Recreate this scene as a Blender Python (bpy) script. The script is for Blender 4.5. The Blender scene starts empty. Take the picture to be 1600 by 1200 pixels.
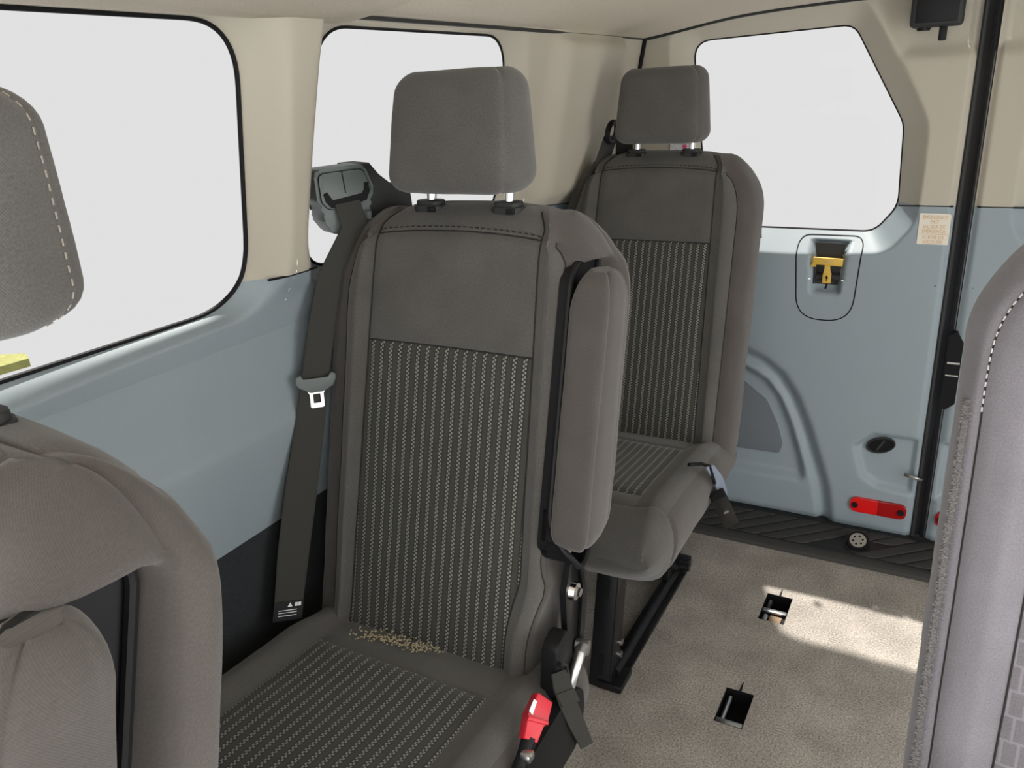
import bpy, bmesh, math, random
import numpy as np
from mathutils import Vector, Matrix, noise
random.seed(7)
S = bpy.context.scene
COL = S.collection
# ------------------------------------------------------------------ camera (photo taken as 1600x1200)
def _cam():
    dx = np.array([-1576-800., 262-600., 0]); dy = np.array([1530-800., 100-600., 0])
    f = math.sqrt(-(dx@dy)); dx[2] = dy[2] = f
    X = -dx/np.linalg.norm(dx); Y = dy/np.linalg.norm(dy)
    Z = np.cross(X, Y); Z /= np.linalg.norm(Z); X = np.cross(Y, Z)
    return f, np.array([X, Y, Z])
FPX, RM = _cam()
CAM = np.array([0., 0., 1.3])
cd = bpy.data.cameras.new('camera'); cam = bpy.data.objects.new('camera', cd); COL.objects.link(cam)
cd.sensor_width = 36; cd.lens = FPX*36/1600; cd.clip_start = .02
r_, u_, b_ = RM[:, 0], -RM[:, 1], -RM[:, 2]
cam.matrix_world = Matrix(((r_[0], u_[0], b_[0], CAM[0]), (r_[1], u_[1], b_[1], CAM[1]), (r_[2], u_[2], b_[2], CAM[2]), (0, 0, 0, 1)))
S.camera = cam
# a pixel gives a direction; the surface it touches gives the distance
def ray(px, py): return RM@np.array([(px-800)/FPX, (py-600)/FPX, 1.])
def onX(px, py, x): d = ray(px, py); return CAM+d*((x-CAM[0])/d[0])
def onY(px, py, y): d = ray(px, py); return CAM+d*((y-CAM[1])/d[1])
def onZ(px, py, z): d = ray(px, py); return CAM+d*((z-CAM[2])/d[2])
# ------------------------------------------------------------------ world, sun, exposure
GLASS_T = .20
EXPO = 1.12
w = bpy.data.worlds.new('world'); S.world = w; w.use_nodes = True
SKY = .752/GLASS_T/2**EXPO
w.node_tree.nodes['Background'].inputs[0].default_value = (1, 1, 1, 1)
w.node_tree.nodes['Background'].inputs[1].default_value = SKY
sl = bpy.data.lights.new('sun', 'SUN'); sl.energy = 16; sl.angle = math.radians(1.2); sl.color = (1, .96, .9)
sun = bpy.data.objects.new('sun', sl); COL.objects.link(sun)
sun.rotation_euler = Vector((-.33, .476, 1)).to_track_quat('Z', 'Y').to_euler()
vs = S.view_settings; vs.view_transform = 'Standard'; vs.look = 'None'; vs.exposure = EXPO; vs.gamma = 1; vs.use_curve_mapping = False

# ------------------------------------------------------------------ materials
def lin(r, g, b):
    f = lambda c: (c/255/12.92 if c/255 <= .04045 else ((c/255+.055)/1.055)**2.4)
    return (f(r), f(g), f(b), 1)
class NT:
    def __init__(s, name):
        s.m = bpy.data.materials.new(name); s.m.use_nodes = True; s.t = s.m.node_tree
        s.b = s.t.nodes['Principled BSDF']
    def n(s, typ, **kw):
        n = s.t.nodes.new(typ)
        for k, v in kw.items():
            if k.startswith('i_'): n.inputs[int(k[2:])].default_value = v
            else: setattr(n, k, v)
        return n
    def l(s, a, b): s.t.links.new(a, b)
    def math(s, op, a, b=None):
        n = s.t.nodes.new('ShaderNodeMath'); n.operation = op
        for i, v in enumerate((a, b)):
            if v is None: continue
            if hasattr(v, 'links'): s.l(v, n.inputs[i])
            else: n.inputs[i].default_value = v
        return n.outputs[0]
    def mix(s, f, a, b):
        n = s.t.nodes.new('ShaderNodeMix'); n.data_type = 'RGBA'
        for i, v in ((0, f), (6, a), (7, b)):
            if hasattr(v, 'links'): s.l(v, n.inputs[i])
            else: n.inputs[i].default_value = v
        return n.outputs[2]
    def bump(s, h, strength, dist):
        n = s.n('ShaderNodeBump'); n.inputs['Strength'].default_value = strength; n.inputs['Distance'].default_value = dist
        s.l(h, n.inputs['Height']); s.l(n.outputs[0], s.b.inputs['Normal'])
def plain(name, col, rough=.5, metal=0, grain=0, gscale=900, bump=0, spec=.5, blotch=0):
    t = NT(name); t.b.inputs['Roughness'].default_value = rough; t.b.inputs['Metallic'].default_value = metal
    t.b.inputs['Specular IOR Level'].default_value = spec
    t.b.inputs['Base Color'].default_value = col
    if grain or bump or blotch:
        tc = t.n('ShaderNodeTexCoord')
        nz = t.n('ShaderNodeTexNoise'); nz.inputs['Scale'].default_value = gscale; nz.inputs['Detail'].default_value = 3
        t.l(tc.outputs['Object'], nz.inputs['Vector'])
        cur = None
        if grain:
            f = t.math('MULTIPLY', t.math('SUBTRACT', nz.outputs[0], .5), grain)
            f = t.math('ADD', f, 1.)
            mx = t.n('ShaderNodeVectorMath', operation='SCALE'); mx.inputs[0].default_value = col[:3]; t.l(f, mx.inputs['Scale']); cur = mx.outputs[0]
        if blotch:
            n2 = t.n('ShaderNodeTexNoise'); n2.inputs['Scale'].default_value = 9; n2.inputs['Detail'].default_value = 4
            t.l(tc.outputs['Object'], n2.inputs['Vector'])
            f = t.math('ADD', t.math('MULTIPLY', t.math('SUBTRACT', n2.outputs[0], .5), blotch), 1.)
            mx = t.n('ShaderNodeVectorMath', operation='SCALE')
            if cur is not None: t.l(cur, mx.inputs[0])
            else: mx.inputs[0].default_value = col[:3]
            t.l(f, mx.inputs['Scale']); cur = mx.outputs[0]
        if cur is not None: t.l(cur, t.b.inputs['Base Color'])
        if bump: t.bump(nz.outputs[0], bump, .001)
    return t.m
def fabric(name, col, col2, weave=.0022, stripes=False, rects=False):
    """woven upholstery, laid out on the UVs (metres along the cloth)"""
    t = NT(name); t.b.inputs['Roughness'].default_value = .92; t.b.inputs['Specular IOR Level'].default_value = .2
    t.b.inputs['Sheen Weight'].default_value = .25; t.b.inputs['Sheen Roughness'].default_value = .5
    uv = t.n('ShaderNodeUVMap'); sp = t.n('ShaderNodeSeparateXYZ'); t.l(uv.outputs[0], sp.inputs[0])
    u, v = sp.outputs[0], sp.outputs[1]
    wu = t.math('SINE', t.math('MULTIPLY', u, 2*math.pi/weave)); wv = t.math('SINE', t.math('MULTIPLY', v, 2*math.pi/weave))
    wv_ = t.math('MULTIPLY', wu, wv)
    nz = t.n('ShaderNodeTexNoise'); nz.inputs['Scale'].default_value = 420; nz.inputs['Detail'].default_value = 2; t.l(uv.outputs[0], nz.inputs['Vector'])
    f = t.math('ADD', t.math('MULTIPLY', wv_, .28), t.math('MULTIPLY', t.math('SUBTRACT', nz.outputs[0], .5), 1.1))
    f = t.math('ADD', f, .5)
    c = t.mix(f, col, col2)
    n2 = t.n('ShaderNodeTexNoise'); n2.inputs['Scale'].default_value = 12; n2.inputs['Detail'].default_value = 5; t.l(uv.outputs[0], n2.inputs['Vector'])
    g = t.math('ADD', t.math('MULTIPLY', t.math('SUBTRACT', n2.outputs[0], .5), .5), 1.)
    sc = t.n('ShaderNodeVectorMath', operation='SCALE'); t.l(c, sc.inputs[0]); t.l(g, sc.inputs['Scale']); c = sc.outputs[0]
    if stripes:
        P = .0172
        m = t.math('SUBTRACT', t.math('FRACT', t.math('ADD', t.math('DIVIDE', u, P), 100.5)), .5)   # -.5...5
        am = t.math('ABSOLUTE', m)
        side = t.math('GREATER_THAN', m, 0.)
        vv = t.math('FRACT', t.math('ADD', t.math('ADD', t.math('DIVIDE', v, .0064), t.math('MULTIPLY', side, .5)), 100.))
        dot = t.math('LESS_THAN', vv, .56)
        rib = t.math('MULTIPLY', t.math('LESS_THAN', am, .17), t.math('GREATER_THAN', am, .015))
        mask = t.math('MULTIPLY', rib, dot)
        edge = t.math('MULTIPLY', t.math('LESS_THAN', am, .27), .55)
        c = t.mix(edge, c, (.012, .012, .011, 1))
        c = t.mix(mask, c, (.27, .27, .245, 1))
    if rects:
        bt = t.n('ShaderNodeTexBrick'); bt.inputs['Scale'].default_value = 1; bt.inputs['Brick Width'].default_value = .016; bt.inputs['Row Height'].default_value = .03
        bt.inputs['Mortar Size'].default_value = .0016; bt.inputs['Color1'].default_value = (0, 0, 0, 1); bt.inputs['Color2'].default_value = (0, 0, 0, 1); bt.inputs['Mortar'].default_value = (1, 1, 1, 1)
        t.l(uv.outputs[0], bt.inputs['Vector'])
        c = t.mix(t.math('MULTIPLY', bt.outputs[0], .35), c, (.35, .33, .36, 1))
    t.l(c, t.b.inputs['Base Color'])
    t.bump(f, .35, .0008)
    return t.m
M = {}
M['beige'] = plain('beige_plastic', (.48, .446, .365, 1), .62, grain=.12, bump=.15, spec=.3)
M['blue'] = plain('blue_grey_plastic', (.285, .338, .366, 1), .5, grain=.12, bump=.15, spec=.4)
M['headliner'] = plain('headliner_felt', (.62, .56, .46, 1), .95, grain=.5, gscale=500, bump=.5, spec=.1)
M['carpet'] = plain('carpet', (.34, .308, .270, 1), .97, grain=2.2, gscale=250, bump=1, spec=.1, blotch=.9)
M['darkcarpet'] = plain('dark_side_carpet', (.034, .037, .040, 1), .95, grain=1.0, gscale=500, bump=.5, spec=.1)
M['black'] = plain('black_plastic', (.009, .009, .010, 1), .5, grain=.2, spec=.22)
M['rubber'] = plain('black_rubber', (.006, .006, .007, 1), .6, spec=.2)
M['blackmetal'] = plain('black_painted_metal', (.008, .008, .009, 1), .33, spec=.4)
M['dgrey'] = plain('dark_grey_plastic', (.030, .031, .031, 1), .55, grain=.2, bump=.2, spec=.3)
M['guide'] = plain('grey_guide_plastic', (.115, .135, .132, 1), .45, grain=.1)
M['tread'] = plain('tread_plastic', (.040, .038, .035, 1), .7, grain=.3)
M['treadbase'] = plain('tread_base_plastic', (.014, .014, .014, 1), .6)
M['chrome'] = plain('chrome', (.75, .75, .76, 1), .12, metal=1)
M['steel'] = plain('steel', (.55, .55, .55, 1), .32, metal=1)
M['rust'] = plain('rusty_bracket', (.32, .22, .14, 1), .7, grain=.5)
M['red'] = plain('red_buckle_plastic', (.62, .018, .035, 1), .4)
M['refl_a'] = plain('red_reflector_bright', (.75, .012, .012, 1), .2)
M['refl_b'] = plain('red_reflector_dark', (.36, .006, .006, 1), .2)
M['yellow'] = plain('yellow_plastic', (.70, .45, .07, 1), .45)
M['paper'] = plain('label_paper', (.80, .74, .63, 1), .6)
M['ink'] = plain('tan_ink', (.62, .40, .18, 1), .7)
M['white'] = plain('white_print', (.8, .8, .8, 1), .6)
M['pink'] = plain('pink_print', (.75, .10, .25, 1), .6)
M['greyprint'] = plain('grey_print', (.45, .45, .47, 1), .6)
M['web'] = plain('seat_belt_webbing', (.040, .040, .035, 1), .75, spec=.25, grain=.3)
M['crumb'] = plain('crumbs', (.46, .40, .25, 1), .9, grain=.8, gscale=200)
M['thread'] = plain('pale_thread', (.30, .27, .23, 1), .8)
M['thread_r'] = plain('white_thread', (.62, .58, .58, 1), .8)
M['darkthread'] = plain('dark_thread', (.018, .017, .016, 1), .9)
M['bluelabel'] = plain('pale_blue_strap', (.22, .26, .33, 1), .7, grain=.3)
M['grass'] = plain('yellow_grass', (.30, .30, .10, 1), .9, grain=.8, gscale=30)
M['cloth'] = fabric('grey_brown_cloth', (.062, .059, .055, 1), (.128, .122, .114, 1))
M['cloth_side'] = fabric('brown_side_cloth', (.062, .055, .050, 1), (.098, .088, .081, 1), weave=.0019)
M['striped'] = fabric('striped_cloth', (.034, .034, .029, 1), (.070, .070, .060, 1), stripes=True)
M['rects'] = fabric('small_box_pattern_cloth', (.125, .116, .126, 1), (.205, .193, .208, 1), rects=True)
M['cloth_r'] = fabric('lilac_grey_cloth', (.140, .133, .145, 1), (.235, .224, .245, 1))
M['pile'] = plain('fuzzy_pile', (.21, .20, .198, 1), .98, grain=1.2, gscale=400, bump=1)
def glassmat():
    t = NT('tinted_glass'); nt = t.t; nt.nodes.remove(t.b)
    tr = t.n('ShaderNodeBsdfTransparent'); tr.inputs[0].default_value = (GLASS_T, GLASS_T, GLASS_T, 1)
    gl = t.n('ShaderNodeBsdfGlossy'); gl.inputs['Roughness'].default_value = .03
    mx = t.n('ShaderNodeMixShader'); mx.inputs[0].default_value = .004
    t.l(tr.outputs[0], mx.inputs[1]); t.l(gl.outputs[0], mx.inputs[2]); t.l(mx.outputs[0], nt.nodes['Material Output'].inputs[0])
    return t.m
M['glass'] = glassmat()

# ------------------------------------------------------------------ mesh helpers
def obj(name, verts, faces, mat, parent=None, uv=None, smooth=True, loc=None):
    me = bpy.data.meshes.new(name); me.from_pydata([tuple(map(float, v)) for v in verts], [], [tuple(f) for f in faces]); me.update()
    if uv is not None:
        L = me.uv_layers.new(name='UVMap')
        for lp in me.loops: L.data[lp.index].uv = uv[lp.vertex_index]
    if smooth: me.polygons.foreach_set('use_smooth', [True]*len(me.polygons))
    me.materials.append(M[mat] if isinstance(mat, str) else mat)
    o = bpy.data.objects.new(name, me); COL.objects.link(o)
    if parent is not None: o.parent = parent
    if loc is not None: o.location = loc
    return o
def from_bm(name, bm, mat, parent=None, smooth=True, angle=None):
    me = bpy.data.meshes.new(name); bmesh.ops.recalc_face_normals(bm, faces=bm.faces[:]); bm.to_mesh(me); bm.free()
    if smooth:
        me.polygons.foreach_set('use_smooth', [True]*len(me.polygons))
        me.set_sharp_from_angle(angle=math.radians(angle or 40))
    me.materials.append(M[mat]); o = bpy.data.objects.new(name, me); COL.objects.link(o)
    if parent is not None: o.parent = parent
    return o
def empty(name, loc=(0, 0, 0)):
    o = bpy.data.objects.new(name, None); COL.objects.link(o); o.location = loc; o.empty_display_size = .05; return o
def tag(o, label=None, cat=None, group=None, kind=None):
    if label: o['label'] = label
    if cat: o['category'] = cat
    if group: o['group'] = group
    if kind: o['kind'] = kind
    return o
class MB:
    """collects shapes for ONE mesh object"""
    def __init__(s): s.bm = bmesh.new()
    def box(s, c, size, rot=None, bev=0, seg=2):
        r = bmesh.ops.create_cube(s.bm, size=1); vs_ = r['verts']
        mt = Matrix.Translation(c) @ (rot.to_4x4() if rot else Matrix()) @ Matrix.Diagonal((*size, 1))
        bmesh.ops.transform(s.bm, matrix=mt, verts=vs_)
        if bev:
            es = list({e for v in vs_ for e in v.link_edges})
            bmesh.ops.bevel(s.bm, geom=es, offset=bev, segments=seg, profile=.5, affect='EDGES')
        return s
    def cyl(s, a, b, r1, r2=None, n=20, cap=True):
        a, b = Vector(a), Vector(b); d = b-a
        r = bmesh.ops.create_cone(s.bm, cap_ends=cap, segments=n, radius1=r1, radius2=r1 if r2 is None else r2, depth=d.length)
        mt = Matrix.Translation((a+b)/2) @ d.to_track_quat('Z', 'Y').to_matrix().to_4x4()
        bmesh.ops.transform(s.bm, matrix=mt, verts=r['verts']); return s
    def tube(s, pts, r, n=10, closed=False):
        pts = [Vector(p) for p in pts]; N = len(pts); rings = []
        up = Vector((0.31, .17, .93)); rr = r if isinstance(r, (list, tuple)) else [r]*N
        for i, p in enumerate(pts):
            if closed: d = pts[(i+1) % N]-pts[i-1]
            else: d = pts[min(i+1, N-1)]-pts[max(i-1, 0)]
            d.normalize(); x = up-d*up.dot(d); x.normalize(); up = x; y = d.cross(x)
            rings.append([s.bm.verts.new(p+(x*math.cos(2*math.pi*k/n)+y*math.sin(2*math.pi*k/n))*rr[i]) for k in range(n)])
        for i in range(N if closed else N-1):
            A, B = rings[i], rings[(i+1) % N]
            off = 0
            if closed and i == N-1:
                off = min(range(n), key=lambda o: sum((A[k].co-B[(k+o) % n].co).length for k in range(n)))
            for k in range(n): s.bm.faces.new((A[k], A[(k+1) % n], B[(k+1+off) % n], B[(k+off) % n]))
        if not closed:
            s.bm.faces.new(rings[0][::-1]); s.bm.faces.new(rings[-1])
        return s
    def prism(s, poly, f0, f1, bev=0):
        """poly: 2D points; f0/f1 map a 2D point to the two faces"""
        a = [s.bm.verts.new(f0(*p)) for p in poly]; b = [s.bm.verts.new(f1(*p)) for p in poly]
        n = len(poly); fs = [s.bm.faces.new(a[::-1]), s.bm.faces.new(b)]
        for i in range(n): fs.append(s.bm.faces.new((a[i], a[(i+1) % n], b[(i+1) % n], b[i])))
        if bev:
            es = list({e for f in fs[:2] for e in f.edges})
            bmesh.ops.bevel(s.bm, geom=es, offset=bev, segments=2, profile=.5, affect='EDGES')
        return s
    def ribbon(s, pts, wid, thick):
        """strap: centre points, width vectors"""
        pts = [Vector(p) for p in pts]; N = len(pts); rings = []
        for i, p in enumerate(pts):
            d = (pts[min(i+1, N-1)]-pts[max(i-1, 0)]).normalized(); w_ = Vector(wid[i]); nrm = d.cross(w_).normalized()*thick*.5
            h = w_*.5
            rings.append([s.bm.verts.new(q) for q in (p-h-nrm, p+h-nrm, p+h+nrm, p-h+nrm)])
        for i in range(N-1):
            for k in range(4): s.bm.faces.new((rings[i][k], rings[i][(k+1) % 4], rings[i+1][(k+1) % 4], rings[i+1][k]))
        s.bm.faces.new(rings[0][::-1]); s.bm.faces.new(rings[-1]); return s
    def build(s, name, mat, parent=None, smooth=True, angle=None): return from_bm(name, s.bm, mat, parent, smooth, angle)
def rounded_poly(pts, rad, seg=8):
    """round the corners of a 2D polygon; rad one radius or a list"""
    n = len(pts); out = []; pts = [Vector(p) for p in pts]
    for i, p in enumerate(pts):
        r = rad[i] if isinstance(rad, (list, tuple)) else rad
        a = (pts[i-1]-p); b = (pts[(i+1) % n]-p); ang = a.angle(b); t = min(r/math.tan(ang/2), a.length*.49, b.length*.49)
        A = p+a.normalized()*t; B = p+b.normalized()*t
        for k in range(seg+1):
            q = k/seg; out.append(tuple(A*(1-q)**2+p*2*q*(1-q)+B*q*q))
    return out
def resample(poly, n):
    P = np.array(poly+[poly[0]]); L = np.r_[0, np.cumsum(np.linalg.norm(np.diff(P, axis=0), axis=1))]
    t = np.linspace(0, L[-1], n, endpoint=False)
    return np.c_[np.interp(t, L, P[:, 0]), np.interp(t, L, P[:, 1])]
def sstep(a, b, x):
    t = min(1, max(0, (x-a)/(b-a))); return t*t*(3-2*t)
def copy_tree(o, parent=None):
    c = o.copy(); COL.objects.link(c); c.parent = parent
    for ch in [x for x in bpy.data.objects if x.parent == o]: copy_tree(ch, c)
    return c

# ================================================================== SETTING
# ---- side walls: x as a function of (y, z), facing the cabin
def wall_x(y, z):
    ks = [(-.1, -.955), (.60, -.95), (.66, -.940), (.79, -.916), (.812, -.914), (.842, -.931), (.95, -.938), (1.0, -.925), (1.05, -.905), (1.41, -.832), (1.6, -.80)]
    zs = [k[0] for k in ks]; xs = [k[1] for k in ks]
    x = float(np.interp(z, zs, xs))
    # rear pillar pad with soft shoulders
    x += .030*sstep(1.72, 1.80, y)*(1-sstep(2.12, 2.2, y))*sstep(.99, 1.06, z)*(1-sstep(1.38, 1.42, z))
    x += .014*sstep(.86, .905, y)*(1-sstep(.96, .985, y))*sstep(1.0, 1.06, z)
    return x
def on_wall(px, py):
    x = -.88
    for _ in range(12):
        p = onX(px, py, x); x = wall_x(p[1], p[2])
    return p
def zsplit(y): return 1.045 if y < 1.62 else 1.045-.075*(y-1.62)/.68
def ring_mesh(outline, rect, prof, depth_w, N=200, Mr=22):
    """annulus between a window outline and a rectangle; returns verts (a,b,recess) and faces"""
    O = resample(outline, N); c = np.array([(rect[0]+rect[1])/2, (rect[2]+rect[3])/2])
    c = O.mean(axis=0)
    verts, faces = [], []
    # make sure the rectangle's corners are hit: move nearest sample's boundary point there
    B = []
    for p in O:
        d = p-c; ts = []
        if d[0] > 1e-9: ts.append((rect[1]-c[0])/d[0])
        if d[0] < -1e-9: ts.append((rect[0]-c[0])/d[0])
        if d[1] > 1e-9: ts.append((rect[3]-c[1])/d[1])
        if d[1] < -1e-9: ts.append((rect[2]-c[1])/d[1])
        B.append(c+d*min(ts))
    B = np.array(B)
    for cx in (rect[0], rect[1]):
        for cy in (rect[2], rect[3]):
            k = int(np.argmin(np.hypot(B[:, 0]-cx, B[:, 1]-cy))); B[k] = (cx, cy)
    for j in range(Mr):
        q = (j/(Mr-1))**1.5
        for i in range(N):
            p = O[i]*(1-q)+B[i]*q; d = math.hypot(*(p-O[i]))
            verts.append((p[0], p[1], prof(d)*1.0))
    for j in range(Mr-1):
        for i in range(N): faces.append((j*N+i, j*N+(i+1) % N, (j+1)*N+(i+1) % N, (j+1)*N+i))
    return verts, faces
def grid_mesh(a0, a1, b0, b1, da, db):
    na = max(1, int(math.ceil((a1-a0)/da))); nb = max(1, int(math.ceil((b1-b0)/db)))
    verts = [(a0+(a1-a0)*i/na, b0+(b1-b0)*j/nb, 0) for j in range(nb+1) for i in range(na+1)]
    faces = [(j*(na+1)+i, j*(na+1)+i+1, (j+1)*(na+1)+i+1, (j+1)*(na+1)+i) for j in range(nb) for i in range(na)]
    return verts, faces
def merge(parts):
    V, F = [], []
    for v, f in parts:
        o = len(V); V += v; F += [tuple(i+o for i in q) for q in f]
    return V, F
def split_two(V, F, fn, cuts, cls):
    """mesh mapped by fn, cut by planes, faces sorted into classes"""
    bm = bmesh.new(); vs_ = [bm.verts.new(v) for v in V]
    for f in F:
        try: bm.faces.new([vs_[i] for i in f])
        except ValueError: pass
    bmesh.ops.remove_doubles(bm, verts=bm.verts[:], dist=1e-5)
    for co, no in cuts: bmesh.ops.bisect_plane(bm, geom=bm.verts[:]+bm.edges[:]+bm.faces[:], plane_co=co, plane_no=no, dist=1e-5)
    out = {}
    for f in bm.faces:
        k = cls(f.calc_center_median()); out.setdefault(k, []).append([v.index for v in f.verts])
    bm.verts.index_update()
    out = {}
    for f in bm.faces: out.setdefault(cls(f.calc_center_median()), []).append([v.index for v in f.verts])
    P = [tuple(v.co) for v in bm.verts]; bm.free(); res = {}
    for k, fs in out.items():
        ids = sorted({i for f in fs for i in f}); mp = {i: n for n, i in enumerate(ids)}
        res[k] = ([fn(*P[i]) for i in ids], [tuple(mp[i] for i in f) for f in fs])
    return res
W1 = rounded_poly([(-.42, 1.008), (.862, 1.008), (.845, 1.402), (-.42, 1.402)], [.06, .10, .085, .06], 10)
W2 = rounded_poly([(.975, 1.03), (1.635, 1.03), (1.585, 1.402), (1.005, 1.402)], [.08, .08, .09, .075], 10)
REVEAL = .038
def prof_w(d):
    t = 1-d/.046
    return REVEAL*(t if t > .15 else (max(0., t+.15)**2/.6))
cells = []
R1 = (-.6, .915, .955, 1.47); R2 = (.915, 1.70, .955, 1.47)
cells.append(ring_mesh(W1, R1, prof_w, .04)); cells.append(ring_mesh(W2, R2, prof_w, .04))
cells.append(grid_mesh(1.70, 2.32, .955, 1.47, .012, .012))
cells.append(grid_mesh(-.6, 2.32, -.02, .955, .03, .012))
WV, WF = merge(cells)
def build_wall(sign, name, gap=None):
    root = tag(empty(name), kind='structure')
    def fn(y, z, rec): x = wall_x(y, z)-rec; return (sign*-x if sign > 0 else x, y, z)
    cuts = [((0, .6, 0), (0, 0, 0))]
    cuts = [((1.62, 0, 0), (1, 0, 0)), ((0, 1.045, 0), (0, 1, 0)), ((1.62, 1.045, 0), (.075, .68, 0)), ((0, .635, 0), (0, 1, 0))]
    def cls(c): return 'dark' if c.y < .635 else ('low' if c.y < zsplit(c.x) else 'up')
    cls0 = cls; Vw, Fw = WV, WF
    if gap:      # solid panel up to an unseen opening added to let fill light in
        cuts.append(((gap[1], 0, 0), (1, 0, 0)))
        Vw, Fw = merge([cells[1], cells[2], cells[3], grid_mesh(-.6, gap[0], .955, 1.47, .03, .012)]); cuts.append(((gap[0], 0, 0), (1, 0, 0)))
    parts = split_two(Vw, Fw, fn, cuts, lambda c: 'open' if gap and gap[0] < c.x < gap[1] else cls0(c))
    for k, nm, mt in (('up', 'pillar_trim', 'beige'), ('low', 'side_panel', 'blue'), ('dark', 'lower_carpet_trim', 'darkcarpet')):
        V, F = parts[k]; F = [f[::-1] for f in F] if sign < 0 else F
        obj(nm, V, F, mt, root)
    # thin shut-line between the trims
    m = MB(); pts = [(-.6, 1.045), (1.62, 1.045), (2.31, 1.045-.075*.69/.68)]
    def seg(a, b, n):
        out = []
        for i in range(n+1):
            y = a[0]+(b[0]-a[0])*i/n; z = a[1]+(b[1]-a[1])*i/n; out.append((sign*(-(wall_x(y, z))+.0012) if sign > 0 else wall_x(y, z)-.0012, y, z))
        return out
    if not gap: m.tube(seg((.868, 1.045), (.968, 1.045), 6), .002, 6)
    m.tube(seg((1.66 if gap else 1.645, 1.041), (2.31, .970), 30), .002, 6)
    m.build('trim_joint', 'rubber', root)
    return root
wall_left = build_wall(-1, 'wall_left'); wall_right = build_wall(1, 'wall_right', (.0, 1.64))
def window(n, outline, sign):
    root = tag(empty('window_%d' % n), kind='structure')
    O = resample(outline, 300)
    f = lambda y, z, d: (sign*(-(wall_x(y, z))+d), y, z)
    m = MB(); m.tube([f(y, z, REVEAL-.002) for y, z in O], .0034 if n == 1 else .0026, 8, closed=True); m.build('rubber_seal', 'rubber', root)
    c = O.mean(axis=0)
    V = [f(y, z, REVEAL+.002) for y, z in O]+[f(y, z, REVEAL+.006) for y, z in O]; N = len(O)
    # fan rings so the pane follows the curved side
    V, F = [], []
    for d in (REVEAL+.001, REVEAL+.005):
        o = len(V)
        for q in (1., .8, .6, .4, .2):
            for y, z in O: yy, zz = c[0]+(y-c[0])*q, c[1]+(z-c[1])*q; V.append(f(yy, zz, d))
        V.append(f(c[0], c[1], d))
        for k in range(4):
            for i in range(N): F.append((o+k*N+i, o+k*N+(i+1) % N, o+(k+1)*N+(i+1) % N, o+(k+1)*N+i))
        for i in range(N): F.append((o+4*N+i, o+4*N+(i+1) % N, o+5*N))
    obj('glass_pane', V[:5*N+1], [q for q in F if max(q) <= 5*N], 'glass', root)
    return root
window(1, W1, -1); window(2, W2, -1)
m = MB(); m.box((-.967, .75, 1.46), (.254, 2.7, .05), None, .012); m.build('added_sun_ledge', 'beige', wall_left)  # unseen ledge added outside the left windows to keep sun off the seats

# ---- floor: carpet with two anchor cut-outs
HOLES = [(-.320, -.256, 1.775, 1.895), (-.327, -.266, 1.382, 1.495)]
xs = sorted({-.96, .96, *[h[0] for h in HOLES], *[h[1] for h in HOLES]}); ys = sorted({-.6, 2.13, *[h[2] for h in HOLES], *[h[3] for h in HOLES]})
V, F = [], []
for i in range(len(xs)-1):
    for j in range(len(ys)-1):
        cx, cy = (xs[i]+xs[i+1])/2, (ys[j]+ys[j+1])/2
        if any(h[0] < cx < h[1] and h[2] < cy < h[3] for h in HOLES): continue
        o = len(V); V += [(xs[i], ys[j], 0), (xs[i+1], ys[j], 0), (xs[i+1], ys[j+1], 0), (xs[i], ys[j+1], 0)]; F.append((o, o+1, o+2, o+3))
floor = tag(obj('floor', V, F, 'carpet', smooth=False), kind='structure')

# ---- ceiling: felt headliner, crowned, dropping to the side and rear edges
def ceil_z(x, y):
    ax = abs(x)/.86; r = 1-min(1, ax)**3
    return 1.408+(.040+.07*(1-sstep(1.5, 2.3, y)))*r+.02*r*sstep(.0, .3, .86-abs(x))
V, F = grid_mesh(-.86, .86, -.6, 2.335, .02, .02)
ceiling = tag(obj('ceiling', [(x, y, ceil_z(x, y)) for x, y, _ in V], [f[::-1] for f in F], 'headliner'), kind='structure')
m = MB(); m.tube([(-.835+.004, y, 1.412) for y in np.linspace(-.6, 2.3, 60)], .0035, 6); m.build('headliner_edge', 'dgrey', ceiling)
m = MB(); m.tube([(x, 2.312, ceil_z(x, 2.32)-.003) for x in np.linspace(-.83, .83, 60)], .004, 6); m.build('headliner_edge', 'dgrey', ceiling)

# ---- rear doors (built as the left leaf; the right one is its mirror)
DY = 2.32
DW = rounded_poly([(-.655, .888), (-.195, .884), (-.142, .955), (-.150, 1.165), (-.292, 1.412), (-.715, 1.400)], [.05, .06, .08, .09, .05, .05], 10)
def seg_dist(p, a, b):
    dx, dy = b[0]-a[0], b[1]-a[1]; L = dx*dx+dy*dy or 1e-12
    t = min(1, max(0, ((p[0]-a[0])*dx+(p[1]-a[1])*dy)/L)); return math.hypot(p[0]-a[0]-t*dx, p[1]-a[1]-t*dy)
def poly_in(p, poly):
    x, y = p; c = False; j = len(poly)-1
    for i in range(len(poly)):
        if (poly[i][1] > y) != (poly[j][1] > y) and x < (poly[j][0]-poly[i][0])*(y-poly[i][1])/(poly[j][1]-poly[i][1])+poly[i][0]: c = not c
        j = i
    return c
def sdf(p, poly):
    d = min(seg_dist(p, poly[i-1], poly[i]) for i in range(len(poly))); return -d if poly_in(p, poly) else d
REC = [(-.345, .862), (-.250, .862), (-.262, .722), (-.335, .722)]
CUP = [(-.02, .318), (-.135, .318), (-.178, .275), (-.150, .185), (-.108, .160), (-.02, .152)]
POCK = [(-.235, 1.47), (-.165, 1.335), (-.01, 1.335), (-.01, 1.47)]
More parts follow.
